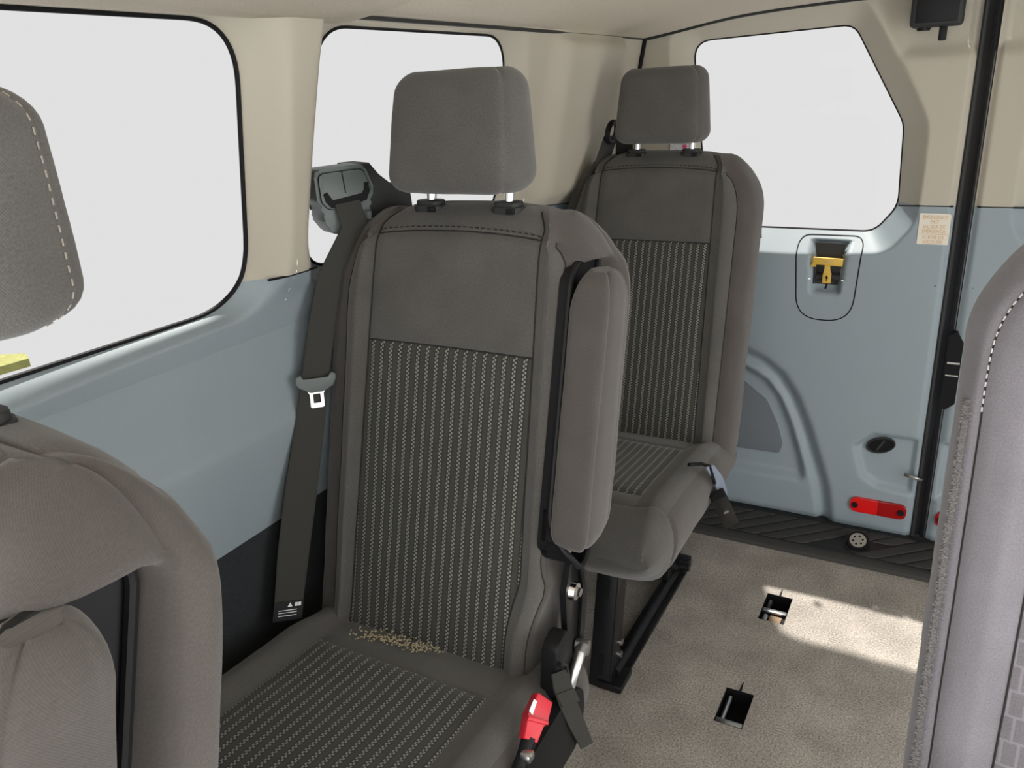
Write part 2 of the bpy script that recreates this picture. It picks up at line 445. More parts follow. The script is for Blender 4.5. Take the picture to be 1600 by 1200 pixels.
ARC_A = rounded_poly([(-.84, .60), (-.60, .580), (-.517, .556), (-.44, .525), (-.383, .481), (-.335, .41), (-.30, .331), (-.26, .22), (-.23, .133), (-.215, .05), (-.21, -.05), (-.84, -.05)], .03, 3)
ARC_B = rounded_poly([(-.84, .530), (-.62, .525), (-.533, .503), (-.436, .454), (-.39, .40), (-.354, .322), (-.32, .22), (-.305, .161), (-.31, .125), (-.84, .12)], .03, 3)
def door_d(x, z):
    """relief of the moulded panel, + towards the cabin"""
    d = 0
    if z > 1.26 and x > -.32: d -= .022*(1-sstep(-.022, .022, sdf((x, z), POCK)))
    if .66 < z < .93 and -.42 < x < -.18: d -= .030*(1-sstep(-.010, .003, sdf((x, z), REC)))
    if .12 < z < .36 and x > -.22: d -= .018*(1-sstep(-.008, .008, sdf((x, z), CUP)))
    if z < .65 and x > -.80:
        a_ = -sdf((x, z), ARC_A); b_ = -sdf((x, z), ARC_B)
        d -= .026*sstep(0., .038, a_); d += .018*sstep(.040, .060, a_); d -= .022*sstep(0., .030, b_)
    if z < .10: d -= .012*(1-sstep(.0, .03, z))
    # edge roll towards the gap
    d -= .010*sstep(-.022, -.006, x)
    return d
DR = (-.83, -.030, .76, 1.48)
def prof_d(d):
    t = 1-d/.060
    return .075*(t if t > .08 else (max(0., t+.08)**2/.32))
parts = [ring_mesh(DW, DR, prof_d, .05, 300, 44), grid_mesh(-.030, -.006, .76, 1.48, .004, .008), grid_mesh(-.95, -.83, .76, 1.48, .03, .02),
         grid_mesh(-.95, -.006, -.015, .76, .007, .007)]
DV, DF = merge(parts)
_c = {}
def door_fn(x, z, rec):
    k = (round(x, 5), round(z, 5))
    if k not in _c: _c[k] = door_d(x, z)
    return (x, DY-_c[k]+rec, z)
DP = split_two(DV, DF, door_fn, [((0, .967, 0), (0, 1, 0))], lambda c: 'low' if c.y < .967 else 'up')
def build_door(n, mir):
    root = tag(empty('door_%d' % n), kind='structure'); sx = -1 if mir else 1; off = .034 if mir else 0.
    fx = lambda v: (sx*v[0]+(.028 if mir else 0), v[1], v[2])
    for k, nm, mt in (('up', 'upper_door_trim', 'beige'), ('low', 'lower_door_trim', 'blue')):
        V, F = DP[k]; obj(nm, [fx(v) for v in V], [f[::-1] for f in F] if mir else F, mt, root)
    m = MB(); m.tube([fx((x, DY+.0015, .967)) for x in np.linspace(-.138, -.012, 8)], .0022, 6); m.build('trim_joint', 'rubber', root)
    O = resample(DW, 150)
    wn = MB(); wn.tube([fx((x, DY+.078, z)) for x, z in O], .0035, 8, closed=True); wn.build('window_seal', 'rubber', root)
    obj('glass_pane', [fx((x, DY+.076, z)) for x, z in O], [tuple(range(150))], 'glass', root, smooth=False)
    # red screw-on reflector, bright half and dark half
    cx, cz = -.099, .092; hw, hh = .076, .023
    P = rounded_poly([(-hw, -hh), (hw, -hh), (hw, hh), (-hw, hh)], .02, 6); tl = -.14*0
    rot = lambda a, b: (cx+a, cz+b)
    A = [p for p in P if p[0] <= 0]; B = [p for p in P if p[0] >= 0]
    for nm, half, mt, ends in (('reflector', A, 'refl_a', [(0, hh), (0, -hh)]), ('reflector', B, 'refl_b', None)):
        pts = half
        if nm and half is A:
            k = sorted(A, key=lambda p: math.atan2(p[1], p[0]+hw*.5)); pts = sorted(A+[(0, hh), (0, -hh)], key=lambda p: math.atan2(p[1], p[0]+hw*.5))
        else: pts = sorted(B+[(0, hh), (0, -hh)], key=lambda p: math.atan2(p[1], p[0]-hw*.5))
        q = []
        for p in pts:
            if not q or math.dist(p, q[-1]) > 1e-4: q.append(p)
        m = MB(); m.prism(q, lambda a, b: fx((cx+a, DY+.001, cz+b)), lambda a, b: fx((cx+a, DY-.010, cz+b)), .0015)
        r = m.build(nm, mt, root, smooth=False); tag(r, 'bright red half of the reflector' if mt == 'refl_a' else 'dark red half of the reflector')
        sxx = -.062 if half is A else .062
        m = MB(); m.cyl(fx((cx+sxx, DY-.009, cz)), fx((cx+sxx, DY-.016, cz)), .009, .008, 14); m.build('reflector_screw', 'black', r)
    return root
door1 = build_door(1, False); door2 = build_door(2, True)
# black gap and seals between the leaves
m = MB(); m.box((.014, DY+.035, .71), (.060, .01, 1.56)); seal = tag(m.build('trim_1', 'rubber', smooth=False), kind='structure')
m = MB(); m.tube([(-.001, DY+.010, z) for z in np.linspace(.015, 1.46, 40)], .006, 8); m.build('door_edge_seal', 'dgrey', seal)
m = MB(); m.tube([(.026, DY+.016, z) for z in np.linspace(.015, 1.46, 40)], .006, 8); m.build('door_edge_seal', 'rubber', seal)
# outer shut-line seal by the corner pillar
m = MB(); m.tube([(wall_x(2.3, z)+.006, 2.313, z) for z in np.linspace(.02, 1.41, 50)], .0055, 8); tag(m.build('trim_2', 'rubber'), kind='structure')
# latch in the gap
latch = empty('door_latch', (.034, DY-.004, .53)); latch.parent = door2
m = MB(); m.prism([(-.014, .105), (.004, .115), (.022, .085), (.022, -.085), (.0, -.105), (-.014, -.10)], lambda a, b: (a, -.006, b), lambda a, b: (a, .03, b)); m.build('latch_body', 'rubber', latch, smooth=False)
m = MB(); m.cyl((-.010, -.008, .03), (.020, -.008, .03), .004); m.cyl((-.010, -.008, -.005), (.020, -.008, -.005), .003); m.build('latch_striker', 'steel', latch)
# pull-cup hole and latch hook on the left leaf
cup = empty('pull_cup', (-.112, DY+.016, .285)); cup.parent = door1
m = MB(); P = [(.036*math.cos(a), .021*math.sin(a)) for a in np.linspace(0, 2*math.pi, 28, endpoint=False)]
rotc = lambda a, b: (a*math.cos(.35)-b*math.sin(.35), a*math.sin(.35)+b*math.cos(.35))
m.prism([rotc(*p) for p in P], lambda a, b: (a, 0, b), lambda a, b: (a, -.004, b)); m.build('cup_hole', 'rubber', cup)
m = MB(); m.tube([(rotc(*p)[0], -.005, rotc(*p)[1]) for p in [(q[0]*1.04, q[1]*1.04) for q in P]], .0028, 8, closed=True); m.build('cup_rim', 'dgrey', cup)
m = MB(); m.box((0, -.004, 0), (.006, .004, .036), Matrix.Rotation(.5, 3, 'Y')); m.build('cup_web', 'dgrey', cup)
m = MB(); m.tube([(-.040, DY-.004, .212), (-.025, DY-.014, .214), (-.008, DY-.014, .210), (.004, DY-.006, .205)], .005, 8); m.build('check_hook', 'steel', door1)
# speaker grille
gr = [(-.80, .198), (-.392, .203), (-.385, .235), (-.405, .30), (-.441, .372), (-.51, .424), (-.60, .445), (-.80, .445)]
m = MB(); m.prism(rounded_poly(gr, .012, 4), lambda a, b: (a, DY+.034, b), lambda a, b: (a, DY+.024, b), .002)
gm = NT('speaker_mesh'); gm.b.inputs['Roughness'].default_value = .6
tc = gm.n('ShaderNodeTexCoord'); vo = gm.n('ShaderNodeTexVoronoi'); vo.inputs['Scale'].default_value = 260; vo.inputs['Randomness'].default_value = .1; gm.l(tc.outputs['Object'], vo.inputs['Vector'])
gm.l(gm.mix(gm.math('LESS_THAN', vo.outputs['Distance'], .33), (.16, .18, .20, 1), (.05, .055, .06, 1)), gm.b.inputs['Base Color']); M['mesh'] = gm.m
tag(m.build('speaker_grille', 'mesh', door1), 'perforated grey speaker grille')
# emergency release: shut-line, dark back plate, yellow T-handle
er = empty('release_cover', (0, DY, 0)); er.parent = door1
CO = rounded_poly([(-.385, .874), (-.212, .874), (-.225, .645), (-.37, .645)], [.03, .03, .07, .07], 8)
from mathutils.bvhtree import BVHTree
DT = BVHTree.FromPolygons(DP['low'][0], DP['low'][1])
def door_y(x, z):
    h = DT.ray_cast(Vector((x, DY-.4, z)), Vector((0, 1, 0)))[0]
    return h.y if h else DY
m = MB(); m.tube([(x, door_y(x, z)-DY-.0004, z) for x, z in resample(CO, 160)], .0016, 6, closed=True); m.build('cover_joint', 'rubber', er)
m = MB(); m.prism([(-.336, .858), (-.258, .858), (-.266, .742), (-.330, .742)], lambda a, b: (a, .0285, b), lambda a, b: (a, .026, b)); m.build('recess_back', 'dgrey', er)
m = MB(); m.cyl((-.328, .016, .765), (-.266, .016, .765), .010, n=16); m.cyl((-.330, .014, .80), (-.330, .014, .745), .004, n=8); m.build('recess_bar', 'dgrey', er)
th = MB(); th.box((-.297, -.002, .812), (.078, .010, .021), Matrix.Rotation(.03, 3, 'Y'), .003)
th.box((-.334, .004, .800), (.014, .008, .010), None, .002)
th = th.build('release_handle', 'yellow', er); tag(th, 'yellow T-shaped emergency handle')
m = MB(); m.prism([(-.304, .802), (-.290, .802), (-.290, .790), (-.285, .778), (-.285, .752), (-.307, .752), (-.307, .778), (-.303, .790)], lambda a, b: (a, .002, b), lambda a, b: (a, -.006, b), .001); m.build('handle_stem', 'yellow', th)
m = MB(); m.prism([(-.297, .758), (-.295, .758), (-.295, .766), (-.291, .766), (-.296, .775), (-.301, .766), (-.297, .766)], lambda a, b: (a, -.0062, b), lambda a, b: (a, -.0070, b)); m.build('arrow_mark', 'rubber', th, smooth=False)
m = MB(); m.tube([(-.295, .0, .752), (-.296, .0, .742), (-.298, -.002, .736)], .003, 8); m.build('handle_cable', 'rubber', th)
m = MB(); m.box((-.297, -.0072, .812), (.020, .001, .006), None, .0005); m.build('moulded_mark', 'ink', th)
# small hook on the window sill
m = MB(); m.box((-.487, DY+.0, .888), (.012, .02, .026), None, .003); m.tube([(-.487, DY-.006, .895), (-.480, DY-.014, .885), (-.478, DY-.014, .872)], .003, 8); m.build('window_catch', 'black', door1)
# black box at the head of the door
bx = empty('latch_box', (-.100, DY-.035, 1.384)); bx.parent = door1
m = MB(); m.box((0, 0, .055), (.112, .06, .105), None, .010, 3); m.build('box_body', 'dgrey', bx)
m = MB(); m.box((0, -.0305, .055), (.088, .004, .086), None, .0015); m.build('box_face', 'black', bx)
m = MB(); m.box((.016, 0, -.010), (.017, .018, .036), None, .003); m.build('box_stub', 'black', bx)
m = MB(); m.cyl((-.026, .0, -.004), (-.026, 0, .006), .014, .017, 18); m.build('box_button', 'black', bx)

# ---- rear threshold with raised tread pads
thr = tag(empty('trim_3'), kind='structure')
m = MB(); m.prism([(2.122, 0), (2.126, .010), (2.140, .014), (2.45, .010), (2.45, -.02), (2.122, -.02)], lambda y, z: (-.95, y, z), lambda y, z: (.95, y, z)); m.build('sill_plate', 'treadbase', thr, smooth=False)
m = MB(); m.prism([(2.116, 0), (2.118, .012), (2.128, .017), (2.150, .0165), (2.154, .013), (2.154, 0)], lambda y, z: (-.95, y, z), lambda y, z: (.95, y, z)); m.build('sill_lip', 'tread', thr)
pitch = .066; slope = 1.15
LG = (-.135, 2.205)
for i in range(-13, 15):
    x0 = -.34+i*pitch; g = .007
    y0, y1 = 2.160, 2.300
    P = [(x0+g, y0), (x0+pitch-g, y0), (x0+pitch-g+(y1-y0)*slope, y1), (x0+g+(y1-y0)*slope, y1)]
    if abs(x0+pitch/2+(LG[1]-y0)*slope-LG[0]) < .075: # split around the round socket
        ya = 2.250; P = [(x0+g+(ya-y0)*slope, ya), (x0+pitch-g+(ya-y0)*slope, ya), P[2], P[3]]
    if max(p[0] for p in P) > .93 or min(p[0] for p in P) < -.93: continue
    m = MB(); m.prism(P, lambda a, b: (a, b, .009), lambda a, b: (a, b, .0165), .0015); m.build('tread_pad', 'tread', thr)
sk = empty('floor_socket', (*LG, .008)); sk.parent = thr
m = MB(); m.cyl((0, 0, 0), (0, 0, .008), .040, .036, 28); m.build('socket_skirt', 'treadbase', sk)
ax_ = Vector((0, -.55, .84)).normalized(); c0_ = Vector((0, .010, .010))
m = MB(); m.cyl(c0_-ax_*.012, c0_+ax_*.020, .032, .030, 30); m.build('socket_cup', 'rubber', sk)
m = MB(); m.cyl(c0_+ax_*.019, c0_+ax_*.023, .0235, .0225, 28); d_ = m.build('socket_disc', 'steel', sk)
e1 = Vector((1, 0, 0)); e2 = ax_.cross(e1)
for a in range(6):
    q = a*math.pi/3+.3; c_ = c0_+ax_*.0228+(e1*math.cos(q)+e2*math.sin(q))*.013
    m = MB(); m.cyl(c_, c_+ax_*.0009, .0030, n=10); m.build('disc_hole', 'rubber', d_)

# ---- headliner duct cover at the upper left
dct = empty('air_duct_cover', (0, 0, 0))
P = rounded_poly([(-.842, -.6), (-.66, -.6), (-.66, 1.00), (-.842, 1.03)], [.01, .01, .10, .02], 10)
m = MB(); m.prism(P, lambda a, b: (a, b, 1.452), lambda a, b: (a, b, 1.402+.10*(a+.842)), .006); m.build('duct_shell', 'headliner', dct)
tag(dct, 'beige rounded duct cover under the headliner above the near side window', 'duct cover')
# outside ground patch with grass seen through the near window
gp = np.array([onZ(x, y, -.65) for x, y in ((-60, 590), (45, 560), (40, 552), (-60, 556))])
m = MB(); m.prism([tuple(p[:2]) for p in gp], lambda a, b: (a, b, -.72), lambda a, b: (a, b, -.65)); gr_ = m.build('grass_verge', 'grass', smooth=False)
tag(gr_, 'small strip of yellow-green grass outside the near side window', 'grass')

# ================================================================== SEATS
KREC = .26
def catmull(K, cnt):
    K = [np.array(k, float) for k in K]; out = []; n = len(K)
    for i in range(n-1):
        p0 = K[i-1] if i > 0 else K[1]*np.array([-1, 1]); p1, p2 = K[i], K[i+1]; p3 = K[i+2] if i+2 < n else K[n-2]*np.array([-1, 1])
        for k in range(cnt[i]):
            t = k/cnt[i]; out.append(.5*((2*p1)+(p2-p0)*t+(2*p0-5*p1+4*p2-p3)*t*t+(3*p1-p0-3*p2+p3)*t**3))
    out.append(K[-1]); return out
def loft(rows, keys, cnt, place, part, seam=.0045, wrinkle=.0012, seed=0):
    """rows of closed profiles (right half + left half) cut into upholstery panels.
    returns {part: (verts, faces, uv)}, P array, ring interval ids"""
    ids = []
    for i, c in enumerate(cnt): ids += [i]*c
    nh = len(ids)                                            # quads on the right half
    ring_id = [(1, i) for i in ids]+[(-1, i) for i in ids[::-1]]
    NC = len(ring_id); NR = len(rows); P = np.zeros((NR, NC, 3)); UV = np.zeros((NR, NC+1, 2))
    for r, v in enumerate(rows):
        A = catmull(keys(v, 1), cnt); B = catmull(keys(v, -1), cnt)
        prof = A[:-1]+[A[-1]]+[np.array([-b[0], b[1]]) for b in B[1:-1][::-1]]
        for c in range(NC): P[r, c] = place(prof[c][0], v, prof[c][1])
        su = 0; arcR = [0]
        for c in range(1, nh+1): su += math.dist(prof[c], prof[c-1]); arcR.append(su)
        arcL = [0]; su = 0
        for c in range(1, nh+1): su += math.dist(prof[NC-c if c < NC else 0], prof[(NC-c+1) % NC]); arcL.append(su)
        for c in range(NC): UV[r, c] = (arcR[c] if c <= nh else -arcL[NC-c], 0)
    for r in range(NR): UV[r, :, 1] = 0 if r == 0 else UV[r-1, 0, 1]+np.linalg.norm(P[r, 0]-P[r-1, 0])
    fp = [[part(ring_id[c][0], ring_id[c][1], (rows[r]+rows[r+1])/2) for c in range(NC)] for r in range(NR-1)]
    # normals
    du = np.roll(P, -1, 1)-np.roll(P, 1, 1); dv = np.gradient(P, axis=0); Nn = np.cross(du, dv); Nn /= np.maximum(np.linalg.norm(Nn, axis=2, keepdims=True), 1e-9)
    cen = P.mean(axis=(0, 1)); 
    if np.sum(Nn*(P-cen)) < 0: Nn = -Nn
    sm = np.zeros((NR, NC))
    for r in range(NR):
        for c in range(NC):
            s_ = {fp[rr][cc % NC] for rr in (r-1, r) if 0 <= rr < NR-1 for cc in (c-1, c)}
            if len(s_) > 1: sm[r, c] = 1
    near = np.zeros_like(sm)
    for dr, dc in ((0, 1), (0, -1), (1, 0), (-1, 0)):
        near = np.maximum(near, np.roll(np.roll(sm, dr, 0), dc, 1))
    Q = P.copy()
    for r in range(NR):
        for c in range(NC):
            d = -seam if sm[r, c] else (-seam*.22 if near[r, c] else 0)
            nv = Vector(P[r, c]+seed); d += wrinkle*(noise.noise(nv*14)+.5*noise.noise(nv*33))
            Q[r, c] = P[r, c]+Nn[r, c]*d
    out = {}
    for r in range(NR-1):
        for c in range(NC):
            one = all(q == fp[r][0] for q in fp[r])
            d = out.setdefault(fp[r][c], {'m': {}, 'v': [], 'f': [], 'uv': []}); q = []
            for rr, cc in ((r, c), (r, c+1), (r+1, c+1), (r+1, c)):
                wrap = cc % NC; left = ring_id[c][0] < 0
                key = (rr, wrap, left and wrap in (0, nh) and not one)
                if key not in d['m']:
                    d['m'][key] = len(d['v']); d['v'].append(Q[rr, wrap])
                    u = UV[rr, wrap, 0]
                    if left and wrap == nh: u = UV[rr, nh+1, 0]-.004
                    d['uv'].append((u, UV[rr, 0, 1]))
                q.append(d['m'][key])
            d['f'].append(q)
    for r, rev in ((0, True), (NR-1, False)):                # end caps
        nm = fp[0][0] if r == 0 else fp[-1][0]
        d = out[nm]
        if all((r, c, False) in d['m'] for c in range(NC)):
            f = [d['m'][(r, c, False)] for c in range(NC)]; d['f'].append(f[::-1] if rev else f); continue
        o = len(d['v']); d['v'] += [Q[r, c] for c in range(NC)]; d['uv'] += [(Q[r, c][0], 0) for c in range(NC)]
        f = list(range(o, o+NC)); d['f'].append(f[::-1] if rev else f)
    return out, Q, Nn, ring_id, nh
def put(parts, spec, parent):
    res = {}
    for k, (nm, mt) in spec.items():
        if k not in parts: continue
        d = parts[k]; o = obj(nm, d['v'], d['f'], mt, parent, d['uv']); res[k] = o
        bm = bmesh.new(); bm.from_mesh(o.data); bmesh.ops.recalc_face_normals(bm, faces=bm.faces[:]); bm.to_mesh(o.data); bm.free()
    return res
def dashes(pts, nrm, name, mat, parent, L=.006, gap=.0045, r=.0011, lift=.0015):
    pts = [Vector(p)+Vector(n)*lift for p, n in zip(pts, nrm)]; m = MB(); acc = 0; pos = [0]
    for i in range(1, len(pts)): pos.append(pos[-1]+(pts[i]-pts[i-1]).length)
    def at(s):
        for i in range(1, len(pts)):
            if pos[i] >= s: return pts[i-1].lerp(pts[i], (s-pos[i-1])/max(1e-9, pos[i]-pos[i-1]))
        return pts[-1]
    s = 0
    while s+L < pos[-1]:
        a, b = at(s), at(s+L)
        if (b-a).length > 1e-4: m.cyl(a, b, r, n=5)
        s += L+gap
    return m.build(name, mat, parent)
VT = 1.137; VS = 1.104
def back_rows(extra):
    rows = list(np.arange(.43, .92, .018))+[.927, .933, .939]+list(np.arange(.955, 1.066, .012))+[1.077, 1.085, 1.092, 1.099, VS, 1.108]
    for a in np.linspace(.18, 1, 11): rows.append(1.108+(VT-1.108)*math.sin(a*math.pi/2))
    return sorted(set(rows+extra))
def make_backrest(root, arm, u3max, spec, wide=.245):
    """arm: folded armrest recess on the right side"""
    RC = .085; T = .150
    def keys(v, side):
        W = wide; q = min(1., max(0., v-(VT-.145))/.147)
        hw = W-.092*(1-math.sqrt(1-q*q))
        if side > 0 and arm: hw = min(hw, .19+.055*sstep(.50, .72, v))
        c = min(1., max(0., v-1.078)/(VT-1.078)); dome = 1-math.sqrt(max(0., 1-c*c)); f = .058*dome
        c = min(1., max(0., v-1.02)/(VT-1.02)); fb = .080*(1-math.sqrt(max(0., 1-c*c)))
        uin = min(.158-.013*(v-.48)/.6, hw*.72)
        if v < .98: u3 = u3max
        else: u3 = uin+.024+(u3max-uin-.024)*math.sqrt(max(0., 1-((v-.98)/.118)**2))
        u3 = min(u3, hw-.014); uin = min(uin, u3-.018)
        K = [(0, .004+f), (uin, .000+f), ((uin+u3)/2, -.006+f*.95), (u3, .004+f), (hw-.010, .020+f*.8), (hw, .060), (hw-.004, T-.045-fb*.4), (hw-.035, T-fb), (0, T+.008-fb)]
        if side > 0 and arm:
            a = sstep(.600, .640, v)*(1-sstep(1.066, 1.086, v))
            K[2] = ((uin+min(u3, .192))/2, K[2][1]); K[3] = (u3*(1-a)+.190*a, K[3][1])
            K[4] = (K[4][0]*(1-a)+.186*a, K[4][1]*(1-a)+.035*a); K[5] = (K[5][0]*(1-a)+.190*a, K[5][1]*(1-a)+.090*a)
            K[6] = (K[6][0]*(1-a)+(hw-.002)*a, K[6][1]*(1-a)+.112*a)
        return K
    cnt = [10, 4, 4, 4, 4, 4, 4, 8]
    def part(side, i, v):
        s_ = 'R' if side > 0 else 'L'
        if i == 0: return 'insert' if v < .933 else ('upper' if v < VS else 'top')
        if i in (1, 2): return 'bol'+s_ if v < VS else 'side'+s_
        if i in (3, 4, 5): return 'side'+s_
        return 'back' if v < VS or i == 6 else 'top'
    place = lambda u, v, w_: (u, KREC*(v-.48)+w_, v-.026*(abs(u)/.245)**2.2*sstep(.99, 1.12, v))
    parts, Q, Nn, rid, nh = loft(back_rows([]), keys, cnt, place, part, seed=1.3)
    br = empty('backrest', (0, 0, 0)); br.parent = root
    nm = {'insert': ('striped_insert', spec), 'upper': ('upper_panel', 'cloth'), 'top': ('top_panel', 'cloth'), 'bolR': ('side_bolster', 'cloth'), 'bolL': ('side_bolster', 'cloth'),
          'sideR': ('side_panel', 'cloth_side'), 'sideL': ('side_panel', 'cloth_side'), 'back': ('back_panel', 'cloth_side')}
    if spec == 'rects':
        nm = {k: (n_, 'cloth_r') for k, (n_, m_) in nm.items()}; nm['insert'] = ('patterned_insert', 'rects')
    put(parts, nm, br)
    rows = back_rows([]); jt = rows.index(1.108); c0 = cnt[0]
    NC = Q.shape[1]; idx = [(-k) % NC for k in range(c0, 0, -1)]+list(range(0, c0+1))
    # dark seam lines
    m = MB(); c3 = sum(cnt[:3])
    for row, cc in ((rows.index(.933), range(-c0, c0+1)), (rows.index(VS), range(-c0, c0+1))): m.tube([Q[row, c % NC]+Nn[row, c % NC]*.0006 for c in cc], .0013, 5)
    for c in (c0, -c0): m.tube([Q[r, c % NC]+Nn[r, c % NC]*.0006 for r in range(len(rows)-2)], .0013, 5)
    for c in (c3, -c3): m.tube([Q[r, c % NC]+Nn[r, c % NC]*.0004 for r, v in enumerate(rows) if v <= VS], .0012, 5)
    m.build('seam_line', 'darkthread', br)
    dashes([Q[jt, c] for c in idx], [Nn[jt, c] for c in idx], 'stitching', 'darkthread', br, r=.0009)
    return br, Q, Nn, cnt, rows
def make_cushion(root, spec):
    rowsY = [-.478+.09*(1-math.cos(a)) for a in np.linspace(.03, math.pi/2, 14)]
    rowsY = sorted(set([round(y, 4) for y in rowsY]+[-.412, -.405, -.398]+[-.366, -.360, -.354]+list(np.round(np.arange(-.34, -.09, .02), 4))+[-.081, -.075, -.069, -.05, -.03, -.01, .02, .05, .08]))
    def keys(y, side):
        W = .243; q = max(0, -y-.36); rP = .14; hw = W-.05*(1-math.sqrt(max(0, 1-min(1, q/.125)**2))) if q else W
        zt = .487+.018*sstep(-.05, -.35, y) if False else .487+.016*(1-sstep(-.35, -.08, y))
        dip = -.022*sstep(-.10, .02, y)
        c = max(0, -y-.375); f = .095*(1-math.sqrt(max(0, 1-min(1, c/.1035)**2))); zt = zt-f+dip
        zb = .335+.02*sstep(-.2, -.4, y)+.068*(1-math.sqrt(max(0, 1-min(1, c/.1035)**2)))-.03*(1-sstep(-.45, -.2, y))*(1 if c < .05 else .6)
        return [(0, zt), (.156, zt+.001), (.195, zt+.07*(zt-zb)), (hw-.014, zt-.02*(zt-zb)), (hw, zt-.24*(zt-zb)), (hw+.001, zt-.52*(zt-zb)), (hw-.022, zb+.13*(zt-zb)), (hw-.09, zb), (0, zb-.003)]
    cnt = [10, 3, 3, 3, 3, 3, 3, 8]
    def part(side, i, y):
        s_ = 'R' if side > 0 else 'L'
        if y < -.405 : return 'front'
        if i == 0: return 'fpan' if y < -.360 else ('insert' if y < -.075 else 'rear')
        if i in (1, 2): return 'bol'+s_
        if i in (3, 4, 5): return 'side'+s_
        return 'under'
    parts, Q, Nn, rid, nh = loft(rowsY, keys, cnt, lambda u, y, z: (u, y, z), part, seed=4.1)
    cu = empty('seat_cushion', (0, 0, 0)); cu.parent = root
    put(parts, {'insert': ('patterned_insert' if spec == 'rects' else 'striped_insert', spec), 'fpan': ('front_strip', 'cloth'), 'rear': ('rear_strip', 'cloth'), 'front': ('front_panel', 'cloth'), 'bolR': ('side_bolster', 'cloth'), 'bolL': ('side_bolster', 'cloth'),
                'sideR': ('side_panel', 'cloth_side'), 'sideL': ('side_panel', 'cloth_side'), 'under': ('underside', 'darkcarpet')}, cu)
    return cu
def make_headrest(root, dz=0, dy=0, k=1., sp=.070):
    H = .172*k; d0 = .058*k
    rows = []
    r = .030
    for a in np.linspace(0.06, 1, 7): rows.append(r*(1-math.cos(a*math.pi/2)))
    rows += list(np.linspace(r, H-r, 9))[1:-1]
    for a in np.linspace(0, .95, 8): rows.append(H-r+r*math.sin(a*math.pi/2))
    def keys(v, side):
        e = 0
        if v < r: e = r-math.sqrt(max(0, r*r-(r-v)**2))
        if v > H-r: e = r-math.sqrt(max(0, r*r-(v-H+r)**2))
        e *= .95
        t = v/H; hw = (.117-.014*t)*(.5+.5*k)-e; d = d0-.012*t*t-e*.85
        return [(0, -d), (hw*.72, -d+.001), (hw-.012, -d+.010), (hw-.002, -d*.4), (hw, d*.1), (hw-.012, d-.014), (hw*.7, d-.002), (0, d)]
    cnt = [8, 4, 4, 3, 4, 4, 6]
    def part(side, i, v):
        if i in (0, 1): return 'front'
        if i in (2, 3, 4): return 'sideR' if side > 0 else 'sideL'
        return 'back'
    z0 = 1.158+dz; y0 = .200+dy
    parts, Q, Nn, rid, nh = loft(rows, keys, cnt, lambda u, v, w_: (u, y0+w_+.10*v, z0+v), part, seam=.002, wrinkle=.0008, seed=2.2)
    hr = empty('headrest', (0, 0, 0)); hr.parent = root
    put(parts, {'front': ('front_panel', 'cloth'), 'sideR': ('side_panel', 'cloth'), 'sideL': ('side_panel', 'cloth'), 'back': ('back_panel', 'cloth')}, hr)
    for sx in (-sp, sp):
        m = MB(); m.cyl((sx, .214+dy*.5, 1.09), (sx, .220+dy*.45, z0+.02), .0075, n=18); m.build('headrest_post', 'chrome', hr)
    for sx in (-sp, sp):
        g = MB()
        P = rounded_poly([(-.026, -.018), (.026, -.018), (.026, .018), (-.026, .018)], .017, 8)
        zt = 1.128
        ys = .214+dy*.5
        g.prism(P, lambda a, b: (sx+a, ys+b, zt-.006), lambda a, b: (sx+a, ys+b, zt+.007), .002)
        g.prism([(a*.86, b*.86) for a, b in P], lambda a, b: (sx+a, ys+b, zt+.005), lambda a, b: (sx+a, ys+b, zt+.014), .002)
        g = g.build('guide_sleeve', 'dgrey', root)
        m = MB(); m.box((sx+.012, ys-.018, zt+.0015), (.014, .004, .008), None, .001); m.build('release_button', 'black', g)
    return hr, Q, Nn, cnt, rows
